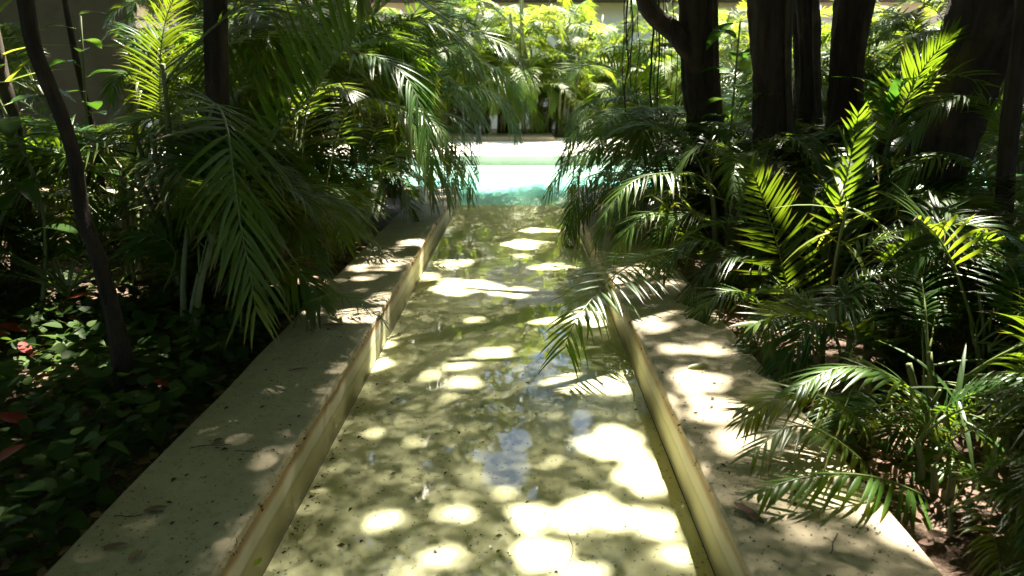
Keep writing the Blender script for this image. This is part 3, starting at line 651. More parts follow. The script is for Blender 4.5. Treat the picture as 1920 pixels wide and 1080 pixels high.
for q in (dict(c=[(750, 330, 10.2), (790, 220, 10.0), (845, 215, 9.8), (880, 260, 9.7), (893, 330, 9.6)], s=150), dict(c=[(740, 360, 10.2), (770, 280, 10.0), (825, 270, 9.8), (860, 310, 9.6), (880, 370, 9.5)], s=151),
          dict(c=[(690, 400, 9.0), (720, 300, 8.9), (765, 280, 8.8), (800, 320, 8.7), (815, 380, 8.6)], s=155), dict(c=[(690, 380, 9.6), (700, 280, 9.5), (740, 260, 9.4), (775, 300, 9.3), (790, 370, 9.2)], s=156),
          dict(c=[(640, 380, 8.4), (660, 290, 8.3), (700, 270, 8.2), (745, 310, 8.1), (765, 390, 8.0)], s=157),
          dict(c=[(720, 340, 9.6), (740, 290, 9.4), (790, 290, 9.2), (830, 330, 9.1), (845, 380, 9.0)], s=152), dict(c=[(740, 320, 10.0), (780, 170, 9.8), (840, 170, 9.6), (885, 215, 9.5), (900, 270, 9.4)], s=153),
          dict(c=[(700, 330, 8.8), (720, 240, 8.6), (780, 230, 8.3), (830, 280, 8.1), (855, 360, 8.0)], s=154)):
    hero(L['e'], q['c'], npair=44, L=.5, W=.012, vee=0, droop=.55, petiole=.25, seed=q['s'])
# right bank
hero(K['d'], [(1345, 545, 6.6), (1290, 470, 6.2), (1230, 478, 5.6), (1160, 510, 5.0), (1110, 560, 4.6), (1075, 610, 4.35), (1058, 655, 4.2)], 'long frond hanging over the water on the right',
     npair=34, L=.46, W=.0125, vee=-.05, droop=.3, petiole=.35, seed=120, ph0=75, tip_len=.5)
hero(K['c'], [(1500, 640, 5.3), (1478, 545, 5.2), (1455, 450, 5.15), (1430, 370, 5.1), (1405, 310, 5.0)], 'yellow-green backlit frond standing upright',
     npair=38, L=.44, W=.0125, vee=.3, droop=.22, petiole=.12, ph0=74, seed=121, up=Vector((0, -1, .2)))
hero(K['c'], [(1540, 560, 5.5), (1560, 440, 5.4), (1585, 340, 5.3), (1600, 270, 5.3), (1610, 210, 5.2)], 'bright stiff upright frond', npair=30, L=.40, W=.0125, vee=.4, droop=.2, petiole=.1, seed=122,
     up=Vector((0, -1, .2)))
hero(K['b'], [(1760, 770, 4.0), (1680, 682, 3.9), (1600, 628, 3.8), (1530, 600, 3.7), (1460, 592, 3.6), (1405, 610, 3.5)], 'broad glossy frond reaching left', npair=26, L=.34, W=.017, vee=.5, droop=.15, petiole=.18, seed=123,
     gaps=[(1640, 640, 3.8, .09)], tip_len=.4)
hero(K['n'], [(1860, 720, 3.6), (1835, 640, 3.6), (1800, 530, 3.6), (1782, 485, 3.6), (1755, 440, 3.6), (1722, 410, 3.5)], 'frond with bare yellow stalk and thin arching leaflets', npair=11, L=.50, W=.009, vee=.5, droop=.5, petiole=.62, seed=124,
     gaps=[(1820, 590, 3.6, .1), (1780, 480, 3.6, .15)], base_len=.9, tip_len=.8, rr=.011)
hero(K['a'], [(1860, 1010, 2.7), (1760, 945, 2.65), (1660, 900, 2.55), (1560, 888, 2.5), (1470, 905, 2.45), (1425, 925, 2.4)], 'dark frond spread low over the coping', npair=26, L=.30, W=.0115, vee=-.5, droop=.35, petiole=.12, seed=125)
hero(K['a'], [(1700, 990, 2.8), (1650, 900, 2.8), (1560, 820, 2.75), (1480, 800, 2.7), (1410, 850, 2.6)], npair=34, L=.27, W=.008, vee=-.1, droop=.4, petiole=.2, seed=126)
hero(K['a'], [(1680, 900, 3.0), (1620, 800, 3.0), (1540, 745, 2.95), (1460, 745, 2.9), (1395, 790, 2.8)], 'fine-leaved frond arching down onto the coping', npair=38, L=.28, W=.008, vee=-.1, droop=.45, petiole=.2, seed=127)
hero(K['a'], [(1790, 900, 3.0), (1740, 770, 3.0), (1660, 700, 3.0), (1570, 690, 3.0), (1490, 730, 2.9)], npair=34, L=.32, W=.011, vee=0, droop=.45, petiole=.2, seed=128)
for k_, c_, s_ in (('d', [(1330, 540, 6.8), (1295, 440, 6.6), (1235, 400, 6.4), (1185, 425, 6.2), (1150, 485, 6.1)], 180), ('e', [(1350, 480, 7.3), (1285, 375, 7.1), (1205, 360, 6.9), (1145, 405, 6.7), (1112, 470, 6.6)], 181),
                   ('c', [(1430, 580, 5.8), (1375, 480, 5.7), (1315, 450, 5.6), (1262, 480, 5.5), (1235, 535, 5.4)], 182), ('t', [(1470, 650, 5.1), (1425, 570, 5.0), (1370, 545, 4.9), (1322, 575, 4.8), (1300, 625, 4.7)], 183),
                   ('d', [(1400, 520, 6.6), (1360, 430, 6.5), (1300, 400, 6.3), (1245, 430, 6.2), (1220, 490, 6.1)], 184), ('e', [(1290, 440, 7.8), (1240, 340, 7.6), (1175, 320, 7.4), (1120, 355, 7.2), (1095, 410, 7.1)], 185),
                   ('c', [(1480, 620, 5.5), (1440, 510, 5.4), (1380, 480, 5.3), (1320, 510, 5.2), (1290, 570, 5.1)], 186), ('i', [(1880, 440, 5.3), (1850, 330, 5.3), (1790, 290, 5.3), (1720, 310, 5.2), (1675, 370, 5.2)], 187),
                   ('i', [(1900, 330, 5.3), (1870, 220, 5.3), (1815, 180, 5.3), (1750, 200, 5.2), (1710, 260, 5.2)], 188), ('k', [(1880, 250, 6.6), (1850, 120, 6.5), (1790, 60, 6.4), (1720, 70, 6.2), (1670, 120, 6.1)], 189),
                   ('i', [(1720, 420, 5.7), (1690, 330, 5.7), (1640, 290, 5.6), (1590, 310, 5.5), (1565, 360, 5.5)], 190), ('g', [(1560, 400, 6.9), (1540, 300, 6.8), (1500, 260, 6.7), (1450, 270, 6.6), (1420, 320, 6.5)], 191),
                   ('g', [(1420, 400, 7.0), (1400, 310, 6.9), (1350, 270, 6.8), (1300, 280, 6.7), (1265, 330, 6.6)], 192)):
    hero(K[k_], c_, npair=42, L=.40, W=.0085, vee=.05, droop=.5, petiole=.22, seed=s_)
hero(K['t'], [(1520, 760, 4.3), (1490, 690, 4.3), (1445, 655, 4.2), (1400, 665, 4.1), (1365, 700, 4.0)], npair=30, L=.24, W=.008, vee=0, droop=.5, petiole=.2, seed=170)
hero(K['t'], [(1580, 720, 4.5), (1545, 640, 4.5), (1490, 610, 4.4), (1430, 620, 4.3), (1395, 655, 4.2)], npair=30, L=.26, W=.009, vee=0, droop=.5, petiole=.2, seed=171)
hero(K['n'], [(1700, 1010, 3.1), (1650, 900, 3.1), (1580, 850, 3.05), (1510, 870, 3.0), (1465, 930, 3.0)], npair=34, L=.27, W=.009, vee=0, droop=.5, petiole=.2, seed=172)
hero(K['n'], [(1720, 900, 3.5), (1700, 800, 3.5), (1640, 760, 3.4), (1560, 780, 3.3), (1500, 840, 3.2)], npair=34, L=.3, W=.010, vee=0, droop=.5, petiole=.2, seed=173)
hero(K['n'], [(1800, 1000, 3.2), (1800, 880, 3.2), (1760, 810, 3.1), (1690, 800, 3.0), (1640, 850, 3.0)], npair=34, L=.3, W=.010, vee=0, droop=.5, petiole=.2, seed=174)
hero(K['j'], [(1870, 1060, 2.9), (1860, 930, 2.9), (1810, 870, 2.8), (1740, 880, 2.8), (1700, 940, 2.7)], npair=34, L=.28, W=.009, vee=0, droop=.5, petiole=.2, seed=175)
hero(K['d'], [(1440, 640, 5.6), (1430, 560, 5.5), (1390, 515, 5.4), (1340, 520, 5.3), (1305, 560, 5.2)], 'small drooping frond beside the coping', npair=26, L=.24, W=.010, vee=-.1, droop=.7, petiole=.2, seed=129)
hero(K['e'], [(1400, 430, 7.4), (1320, 335, 7.0), (1240, 325, 6.6), (1180, 345, 6.3), (1135, 400, 6.1)], 'red-tipped frond with a pale arching stalk', npair=30, L=.42, W=.012, vee=-.2, droop=.6, petiole=.3, seed=130)
hero(K['f'], [(1225, 260, 9.6), (1190, 165, 9.4), (1140, 125, 9.2), (1090, 125, 9.0), (1052, 150, 8.8)], 'dark frond silhouetted against the far wall', npair=38, L=.62, W=.013, vee=.35, droop=.15, petiole=.25, seed=131)
hero(K['f'], [(1240, 330, 9.8), (1190, 235, 9.6), (1130, 215, 9.4), (1085, 245, 9.2), (1050, 300, 9.0)], npair=38, L=.5, W=.013, vee=0, droop=.55, petiole=.2, seed=132)
hero(K['f'], [(1240, 360, 9.6), (1180, 290, 9.4), (1110, 280, 9.2), (1060, 310, 9.0), (1025, 365, 8.8)], npair=38, L=.5, W=.013, vee=0, droop=.5, petiole=.2, seed=133)
hero(K['f'], [(1200, 400, 9.0), (1160, 330, 8.8), (1110, 330, 8.6), (1080, 370, 8.4), (1065, 430, 8.3)], npair=36, L=.45, W=.013, vee=0, droop=.55, petiole=.2, seed=134)
for q in (dict(c=[(1230, 300, 10.2), (1190, 200, 10.0), (1130, 185, 9.8), (1085, 215, 9.6), (1065, 270, 9.5)], s=160), dict(c=[(1240, 380, 9.8), (1180, 260, 9.6), (1120, 250, 9.4), (1070, 280, 9.3), (1045, 340, 9.2)], s=161),
          dict(c=[(1220, 420, 9.2), (1170, 370, 9.0), (1110, 370, 8.8), (1080, 410, 8.6), (1070, 460, 8.5)], s=162), dict(c=[(1260, 420, 8.6), (1210, 300, 8.4), (1150, 270, 8.2), (1095, 300, 8.0), (1070, 360, 7.9)], s=163),
          dict(c=[(1250, 250, 10.4), (1220, 140, 10.2), (1170, 90, 10.0), (1110, 100, 9.8), (1075, 140, 9.6)], s=164)):
    hero(K['f'], q['c'], npair=44, L=.5, W=.012, vee=.05, droop=.5, petiole=.22, seed=q['s'])
hero(K['g'], [(1500, 300, 7.4), (1470, 210, 7.2), (1430, 175, 7.1), (1390, 190, 7.0), (1375, 230, 7.0)], 'small bright yellow-green frond tip against the dark trunk', npair=26, L=.3, W=.012, vee=-.1, droop=.5, petiole=.2, seed=135)
hero(K['i'], [(1660, 300, 5.9), (1690, 210, 5.8), (1730, 130, 5.7), (1790, 60, 5.6)], npair=30, L=.4, W=.013, vee=.3, droop=.2, petiole=.15, seed=136)
hero(K['i'], [(1640, 330, 5.9), (1700, 190, 5.7), (1780, 140, 5.6), (1850, 160, 5.5)], npair=16, L=.4, W=.008, vee=.2, droop=.4, petiole=.2, seed=137)
hero(K['j'], [(1900, 1000, 2.9), (1880, 880, 2.9), (1840, 820, 2.85), (1790, 790, 2.8)], npair=20, L=.28, W=.010, vee=.3, droop=.3, petiole=.15, seed=138)

# ------------------------------------------------------------------ far palms beyond the pool
FARS = [(815, 25.4, 4.2, 'pale green palm clump far left behind the pool deck'), (880, 25.8, 4.0, 'brown-stemmed palm clump directly behind the left end of the planter edge'),
        (930, 25.6, 2.6, 'dark palm clump behind the middle of the planter edge'), (985, 25.5, 4.6, 'yellow-green palm with tall pale canes beyond the pool, in the middle of the view'),
        (1040, 25.6, 3.8, 'palm with dark slender stems at the right end of the planter edge'), (1165, 28.0, 3.2, 'light green palm before the beige building, under the roof slab'),
        (1240, 26.0, 2.2, 'low bright palm beyond the pool seen through hanging roots'), (1105, 27.5, 4.6, 'tall light palm beyond the pool just right of the planter edge'), (1300, 27.0, 4.6, 'tall palm beyond the pool behind the fig trunk'),
        (1375, 25.6, 4.2, 'sunlit palm beyond the pool between the fig trunk and the next trunk'),
        (1460, 25.0, 3.4, 'palm beyond the pool behind the upright dark trunk'), (1540, 24.0, 4.2, 'palm beyond the pool seen in the narrow gap between trunks'),
        (1655, 23.0, 3.2, 'palm beyond the pool, left of the big leaning trunk'), (1760, 23.5, 3.4, 'palm beyond the pool behind the big leaning trunk'), (1880, 22.5, 3.4, 'palm beyond the pool at the right picture edge'),
        (700, 24.5, 3.4, 'palm beyond the pool hidden deep behind the left thicket'), (560, 23, 3.4, 'palm beyond the pool furthest left, glimpsed through fronds')]
for i, (px, Y, h, lab) in enumerate(FARS):
    p = P(px, 250, Y); palm('cane_palm', p.x, Y, lab, 'palm', 'palms standing beyond the pool', nst=13, hmax=h, nfr=84, drop=.75, seed=50+i, templ=T_far, scale=1.2, polys=[], cr_=.035, spread=1.5, zb=-.02)

# ------------------------------------------------------------------ trees
def trunk_pts(ctrl, n=26): return cr([P(*c) for c in ctrl], n)
TREES = []
def tree(name, ctrl, radii, label, mat='bark', top=None, crown=True, n=70, sides=40, wob=.3, cat='tree', flare=1.5):
    pts = trunk_pts(ctrl, n); base = pts[0].copy()
    if base.z > SOIL+.02 or base.z < SOIL-.3: pass
    root = empty(name, (base.x, base.y, SOIL), label, cat)
    up = Vector(top) if top else pts[-1]+Vector((0, 0, 3))
    d = (pts[-1]-pts[-3]).normalized()
    ext = cr([pts[-1], pts[-1]+d*1.2, up], 14)[1:]
    allp = pts+ext; m = len(allp); r = []
    for i in range(m):
        t = i/(n-1) if i < n else 1; k = t*(len(radii)-1); j = min(int(k), len(radii)-2)
        rr = radii[j]+(radii[j+1]-radii[j])*(k-j)
        if i >= n: rr *= 1-.6*(i-n+1)/(m-n)
        if i < 11: rr *= 1+(flare-1)*(1-i/11)
        r.append(rr)
    b = MB(root.location); b.tube(allp, r, sides, wob=wob, seed=len(TREES)); b.build('trunk', M[mat], root)
    rnd = random.Random(len(TREES)+90)
    for q in range(4):                     # limbs into the crown
        s0 = allp[n+3+2*q]; a = rnd.uniform(0, 2*PI); e = s0+Vector((math.cos(a)*1.5, math.sin(a)*1.5, 1.2))
        b = MB(root.location); b.tube(cr([s0, s0.lerp(e, .5)+Vector((0, 0, .25)), e], 7), [r[n]*.5*(1-.12*k) for k in range(7)], 8); b.build('limb', M[mat], root)
    TREES.append((root, up)); return root
t1 = tree('slender_tree', [(252, 790, 3.45), (225, 640, 3.5), (190, 500, 3.55), (155, 400, 3.6), (140, 300, 3.6), (118, 225, 3.6), (88, 150, 3.6), (62, 80, 3.6), (45, -20, 3.6)],
          [.05, .042, .038, .036, .034, .034, .033, .032, .034], 'slender leaning dark tree nearest on the left, its trunk curving through the ground cover', top=(-2.9, 5.4, 7.9), sides=20, wob=.2)
t2 = tree('straight_tree', [(428, 600, 5.0), (425, 450, 5.0), (415, 320, 5.0), (408, 200, 5.0), (405, 100, 5.0), (404, -20, 5.0)], [.075, .075, .075, .07, .072, .072],
          'straight dark tree rising out of the left palms, its bark reddish', top=(-1.6, 7.0, 8.2), sides=14, wob=.2)
t3 = tree('fig_tree', [(1322, 420, 8.4), (1325, 330, 8.4), (1322, 240, 8.4), (1314, 150, 8.4), (1310, 60, 8.4), (1308, -20, 8.4)], [.26, .21, .185, .18, .18, .19],
          'fig tree with a thick trunk and hanging aerial roots, leftmost tree of the right bank', top=(1.9, 10.5, 8.2))
t4 = tree('dark_tree', [(1455, 470, 7.2), (1452, 330, 7.2), (1447, 180, 7.2), (1445, 80, 7.2), (1444, -20, 7.2)], [.24, .19, .175, .17, .175],
          'upright thick dark tree right of the fig tree, its bark pale-edged', top=(3.2, 9.2, 8.4))
t5 = tree('dark_tree', [(1500, 440, 8.2), (1503, 320, 8.2), (1515, 180, 8.2), (1512, 80, 8.2), (1505, -20, 8.2)], [.18, .14, .13, .13, .14],
          'thinner upright dark tree close behind the thick one, second gap from the fig tree', top=(3.9, 11.0, 8.6))
t6 = tree('dark_tree', [(1560, 460, 7.4), (1572, 330, 7.4), (1583, 180, 7.4), (1590, 80, 7.4), (1602, -20, 7.4)], [.19, .16, .155, .15, .15],
          'upright dark tree with a sunlit patch near the picture top, left of the leaning trunks', top=(4.6, 9.6, 8.6))
t7 = tree('leaning_tree', [(1590, 430, 6.6), (1640, 310, 6.5), (1700, 200, 6.4), (1755, 110, 6.3), (1800, 0, 6.2)], [.07, .06, .055, .05, .05],
          'thin dark tree leaning to the right behind the strap-leaved plant', top=(5.0, 7.6, 8.0), sides=12)
t8 = tree('leaning_tree', [(1660, 520, 5.8), (1715, 400, 5.8), (1760, 280, 5.8), (1815, 150, 5.8), (1850, 60, 5.8), (1880, -30, 5.8)], [.30, .26, .235, .24, .25, .27],
          'massive dark tree leaning to the right, widest trunk on the right bank', top=(5.6, 7.8, 8.2), sides=24, wob=.35)
t9 = tree('dark_tree', [(1868, 560, 5.0), (1880, 430, 5.0), (1888, 300, 5.0), (1905, 150, 5.0), (1925, -20, 5.0)], [.07, .06, .055, .055, .055],
          'thin upright tree at the right picture edge with sunlit streaks on its bark', top=(4.4, 7.0, 7.8), sides=12)
# fig tree: side branch and aerial roots
b = MB(t3.location); b.tube(cr([P(1306, 105, 8.4), P(1268, 62, 8.35), P(1225, 28, 8.3), P(1205, -10, 8.3), P(1195, -80, 8.3)], 12), [.13, .12, .11, .10, .095, .09, .09, .09, .085, .08, .08, .08], 14, wob=.3); b.build('branch', M['bark'], t3)
rnd = random.Random(8)
for px, y1, wd in ((1176, 250, .009), (1172, 180, .006), (1186, 165, .008), (1198, 200, .005), (1224, 200, .013), (1232, 190, .006), (1237, 235, .011), (1243, 175, .005), (1250, 150, .005), (1262, 170, .005), (1182, 120, .004), (1272, 200, .006)):
    Y = 8.3+rnd.uniform(-.2, .3); pts = [P(px+rnd.uniform(-2, 2), -90, Y)]
    for k in range(1, 9): pts.append(P(px+rnd.uniform(-2.5, 2.5)-(4 if k > 5 else 0), -90+(y1+90)*k/8, Y))
    b = MB(t3.location); b.tube(cr(pts, 18), [wd*(1.2-.5*k/17) for k in range(18)], 6); b.build('aerial_root', M['bark'], t3)
# thin climbing stems on trunks
for root, ctrl in ((t4, [(1478, 420, 7.0), (1482, 280, 7.0), (1478, 120, 7.0), (1480, -20, 7.0)]), (t5, [(1534, 380, 8.0), (1538, 250, 8.0), (1530, 120, 8.0), (1528, -20, 8.0)]), (t6, [(1600, 380, 7.2), (1612, 220, 7.2), (1616, 100, 7.2), (1640, -20, 7.2)]),
                   (t3, [(1345, 400, 8.2), (1352, 280, 8.2), (1343, 120, 8.2), (1340, -20, 8.2)])):
    b = MB(root.location); b.tube(cr([P(*c) for c in ctrl], 16), .03, 8, wob=.4); b.build('climbing_root', M['bark2'], root)
# left background stems
t10 = tree('slender_tree', [(200, 420, 7.0), (178, 260, 7.0), (150, 150, 7.0), (128, 40, 7.0), (118, -20, 7.0)], [.035, .03, .028, .026, .026], 'thin bare sapling in front of the grey wall, behind the leaning trunk', top=(-4.6, 9.0, 7.6), sides=8)
t11 = tree('slender_tree', [(45, 560, 5.2), (40, 380, 5.2), (25, 230, 5.2), (0, 130, 5.2), (-30, 0, 5.2)], [.06, .055, .05, .05, .05], 'mossy curved tree at the left picture edge', 'bark2', top=(-5.6, 7.5, 7.8), sides=10)

# crowns: every leaf a small blade, none where the sun comes through
def crowns():
    rng = np.random.default_rng(4); n = 380000; nb = 385000
    gx = rng.uniform(-12, 11.5, n); gy = rng.uniform(-17, 15.6, n); z = rng.uniform(7.2, 11.5, n)
    z = np.where(gy > 8.5, rng.uniform(4.3, 9.5, n), z)  # crown drops lower at the far side, added to close off low sky
    keep = np.ones(n, bool)
    # ragged far edge of the shade
    edge_f = lambda v: 14.5+.2*np.sin(v*1.7)+.2*np.sin(v*4.1+1)+rng.normal(0, .45, len(v))
    keep &= gy < edge_f(gx)
    lens = rng.uniform(.15, .26, n)
    strip = (gx > XL-.15) & (gx < XRO+.5) & (gy > 1.0); keep &= ~strip      # finer leaves over the channel, shaped to let soft sun through
    gx2 = rng.uniform(XL-.15, XRO+.5, nb); gy2 = rng.uniform(1.0, 15.4, nb); gx = np.concatenate([gx, gx2]); gy = np.concatenate([gy, gy2]); z = np.concatenate([z, np.where(gy2 > 8.5, rng.uniform(4.3, 9.5, nb), rng.uniform(6.5, 13, nb))])
    lens = np.concatenate([lens, rng.uniform(.034, .05, nb)]); keep = np.concatenate([keep, edge_f(gx2) > gy2]); n += nb
    for (hx, hy, rx, ry, pk) in HOLES:
        m = (-.03 if pk == .05 else -.02) if pk else .02; rx = max(rx, .05); ry = max(ry, .05); R_ = 1.4*(max(rx, ry)+m)
        ii = np.nonzero((np.abs(gx-hx) < R_) & (np.abs(gy-hy) < R_))[0]; ax = gx[ii]-hx; ay = gy[ii]-hy
        a = np.arctan2(ay, ax); wob = 1+.15*np.sin(a*3+hx*9)+.1*np.sin(a*5+hy*7)
        q = (ax/(rx*wob+m))**2+(ay/(ry*wob+m))**2; keep[ii] &= (q > 1) | (rng.uniform(0, 1, len(ii)) < pk)
    k = (z-Z0)/TS.z; x = gx+TS.x*k; y = gy+TS.y*k
    # a gap of open sky one sees mirrored in the channel
    for (px, py, r0) in ((945, 880, .62), (965, 835, .35), (1090, 830, .3), (900, 850, .2), (1000, 925, .2), (1140, 640, .3), (1090, 790, .25), (945, 600, .3), (800, 870, .12), (700, 860, .12)):
        W = G(px, py, ZW); r = ray(px, py); r = Vector((r.x, r.y, -r.z)); d = np.stack([x-W.x, y-W.y, z-W.z], 1); rv = np.array(r)
        t = d @ rv; dist = np.linalg.norm(d-t[:, None]*rv, axis=1); th = rng.uniform(.75, 1.1, n)
        keep &= ~((dist < r0*1.15*th) & (t > 0))
    x, y, z, lens = x[keep], y[keep], z[keep], lens[keep]; n = len(x); print('canopy leaves', n)
    tops = np.array([tuple(t[1]) for t in TREES]); own = np.argmin((x[:, None]-tops[None, :, 0])**2+(y[:, None]-tops[None, :, 1])**2, axis=1)
    az = rng.uniform(0, 2*np.pi, n); el = rng.normal(0, .45, n); rl = rng.normal(0, .5, n)
    d = np.stack([np.cos(az)*np.cos(el), np.sin(az)*np.cos(el), np.sin(el)], 1); s = np.stack([-np.sin(az), np.cos(az), np.zeros(n)], 1); nn = np.cross(d, s)
    s = s*np.cos(rl)[:, None]+nn*np.sin(rl)[:, None]; c = np.stack([x, y, z], 1); Lh = lens[:, None]/2; Wh = Lh*.52
    V = np.stack([c-d*Lh, c-d*Lh*.35+s*Wh*.9, c+d*Lh*.35+s*Wh*.8, c+d*Lh, c+d*Lh*.35-s*Wh*.8, c-d*Lh*.35-s*Wh*.9], 1)
    for i, (root, top) in enumerate(TREES):
        v = V[own == i].reshape(-1, 3)-np.array(root.location)
        if len(v) == 0: continue
        mesh_ngons(root, 'crown', v, 6, M['leaf'])
def mesh_ngons(root, name, v, k, mat, kind=None):
    me = bpy.data.meshes.new(name); nv = len(v); nf = nv//k
    me.vertices.add(nv); me.vertices.foreach_set('co', v.astype(np.float32).ravel()); me.loops.add(nv); me.loops.foreach_set('vertex_index', np.arange(nv, dtype=np.int32))
    me.polygons.add(nf); me.polygons.foreach_set('loop_start', np.arange(0, nv, k, dtype=np.int32)); me.polygons.foreach_set('loop_total', np.full(nf, k, dtype=np.int32))
    me.materials.append(mat); me.update(calc_edges=True); return link(name, me, root)
crowns()
def shade_screen():  # unseen leaf wall added to cut sky light from behind and the sides
    rng = np.random.default_rng(9); n = 90000; u = rng.uniform(0, 1, n); z = rng.uniform(0, 10.5, n); q = rng.normal(0, .35, n)
    seg = u*3; x = np.where(seg < 1, -11.5+q, np.where(seg < 2, -11.5+(seg-1)*23, 11.5+q)); y = np.where(seg < 1, -8+seg*21, np.where(seg < 2, -8+q, -8+(seg-2)*19.5))
    c = np.stack([x, y, z], 1); d = rng.normal(0, 1, (n, 3)); d /= np.linalg.norm(d, axis=1)[:, None]; s_ = np.cross(d, rng.normal(0, 1, (n, 3))); s_ /= np.linalg.norm(s_, axis=1)[:, None]
    V = np.stack([c-d*.16, c+s_*.08, c+d*.16, c-s_*.08], 1).reshape(-1, 3)
    tag(mesh_ngons(None, 'shade_screen', V, 4, M['leaf']), 'unseen leaf screen added behind and beside the viewer to block sky light', 'shade_screen', kind='stuff')
shade_screen()
# tall trees behind the building, mirrored in the channel
def back_tree(x, y, h, r, label, seed):
    root = empty('tall_tree', (x, y, SOIL), label, 'tree', 'tall trees behind the building'); rng = np.random.default_rng(seed)
    b = MB(); b.tube([Vector((0, 0, 0)), Vector((.2, 0, h*.4)), Vector((0, .2, h*.8))], [.35, .28, .1], 10); b.build('trunk', M['bark'], root)
    n = 4200; cc = rng.normal(0, 1, (26, 3)); cc /= np.linalg.norm(cc, axis=1)[:, None]; cc *= np.array([r*.75, r*.75, h*.27]); cc[:, 2] += h*.68
    c = cc[rng.integers(0, 26, n)]+rng.normal(0, .75, (n, 3)); az = rng.uniform(0, 2*np.pi, n)
    d = rng.normal(0, 1, (n, 3)); d /= np.linalg.norm(d, axis=1)[:, None]; s = np.cross(d, rng.normal(0, 1, (n, 3))); s /= np.linalg.norm(s, axis=1)[:, None]
    V = np.stack([c-d*.3, c+s*.14, c+d*.3, c-s*.14], 1).reshape(-1, 3); mesh_ngons(root, 'crown', V, 4, M['palm_far'])
for i, (x, y) in enumerate(((-14, 40), (-7, 38), (-1, 41), (5, 38), (11, 41), (17, 38), (23, 40))):
    back_tree(x, y, 12+(i % 3), 4.2, 'tall leafy tree rising behind the beige building, '+['leftmost of seven', 'second from the left', 'third from the left, behind the planter', 'middle one of seven', 'third from the right', 'second from the right', 'rightmost of seven'][i], 200+i)

# ------------------------------------------------------------------ broad-leaved plants, ground cover, litter
def blade(mb, base, d, up, ln, wd, seg=6, bend=.3, cup=.25, shape='oval', mi=0):
    d = d.normalized(); s = d.cross(up).normalized(); n = s.cross(d); rows = []
    for k in range(seg+1):
        t = k/seg; c = base+d*ln*t+n*(-bend*ln*t*t)
        if shape == 'heart': wk = wd*(.55+.45*math.sin(min(1, t/.3)*PI/2)) if t < .3 else wd*(1-((t-.3)/.7)**1.6)
        elif shape == 'strap': wk = wd*min(1, .4+t*3)*(1-t**3)
        else: wk = wd*math.sin(PI*min(1, t*.92+.06))**.8
        if k == seg: rows.append([mb.vert(c, .9)])
        else: rows.append([mb.vert(c-s*wk+n*wk*cup, t*.8), mb.vert(c, t*.8), mb.vert(c+s*wk+n*wk*cup, t*.8)])
    for a, c in zip(rows, rows[1:]):
        for j in range(2):
            if len(c) == 1: mb.face((a[j], a[j+1], c[0]), mi)
            else: mb.face((a[j], a[j+1], c[j+1], c[j]), mi)
def broad(name, x, y, h, n, ln, wd, label, seed, mat='broad', shape='oval', cat='plant', stemr=.012, up=.5, topz=None, zlo=.35):
    rnd = random.Random(seed); root = empty(name, (x, y, SOIL), label, cat)
    b = MB(); b.tube(cr([Vector((0, 0, 0)), Vector((rnd.uniform(-.1, .1), rnd.uniform(-.1, .1), h*.5)), Vector((rnd.uniform(-.1, .1), 0, h))], 8), [stemr*(1.3-.08*k) for k in range(8)], 7); b.build('stem', M['cane'], root)
    for i in range(n):
        z = h*(zlo+(1-zlo)*(i+1)/n); a = i*2.4+rnd.uniform(-.3, .3); e = rnd.uniform(-.2, .9)*up*2; d = Vector((math.cos(a), math.sin(a), e)).normalized()
        b = MB(); p0 = Vector((0, 0, z)); st = ln*.25 if shape != 'strap' else .01
        if st > .02: b.tube([p0, p0+d*st], .004, 5, 1)
        blade(b, p0+d*st, d, Vector((0, 0, 1)), ln*rnd.uniform(.75, 1.1), wd*rnd.uniform(.8, 1.1), bend=rnd.uniform(.2, .6), shape=shape)
        b.build('leaf', [M[mat], M['rachis']], root, tip=True)
    return root
def bp(px, Y): return P(px, 300, Y).x, Y
broad('rubber_plant', *bp(178, 6.4), 2.15, 14, .26, .075, 'broad-leaved plant with round dark leaves before the grey wall', 1, up=.4)
broad('broadleaf_shrub', *bp(20, 4.6), 1.75, 16, .34, .07, 'large-leaved shrub at the left picture edge, leaves hanging dark', 2, up=.2)
broad('broadleaf_shrub', *bp(70, 6.0), .95, 14, .34, .06, 'knee-high shrub with bright tips below the grey wall, left of the leaning trunk', 3, mat='cover')
broad('philodendron', *bp(1372, 7.6), 2.2, 15, .38, .085, 'philodendron with large dark pointed leaves between fig trunk and thick dark trunk', 4, up=.3)
broad('philodendron', *bp(1655, 5.8), 1.7, 12, .5, .05, 'strap-leaved dark plant standing before the leaning trunks', 5, shape='strap', up=.9)
broad('strap_plant', *bp(5, 5.2), 1.9, 14, .6, .022, 'tall plant with sunlit yellow-green strap leaves at the upper left picture edge', 10, 'strap', 'strap', up=.9, zlo=.75)
broad('strap_plant', *bp(1262, 6.6), .75, 12, .42, .018, 'small plant with yellow-green strap leaves below the fig tree', 6, 'strap', 'strap', up=.9, zlo=.6)
broad('strap_plant', *bp(1590, 4.9), .85, 12, .5, .02, 'strap-leaved plant with bright upright blades on the right bank', 7, 'strap', 'strap', up=1.1, zlo=.6)
broad('strap_plant', *bp(1870, 2.9), .35, 18, .38, .012, 'tufted strap-leaved plant with pale glossy blades at the lower right edge', 8, 'palm', 'strap', up=.9, zlo=.1)
broad('strap_plant', *bp(1905, 3.6), .6, 12, .5, .012, 'tall thin-bladed tuft behind the lower right edge tuft', 9, 'palm', 'strap', up=1.2, zlo=.1)

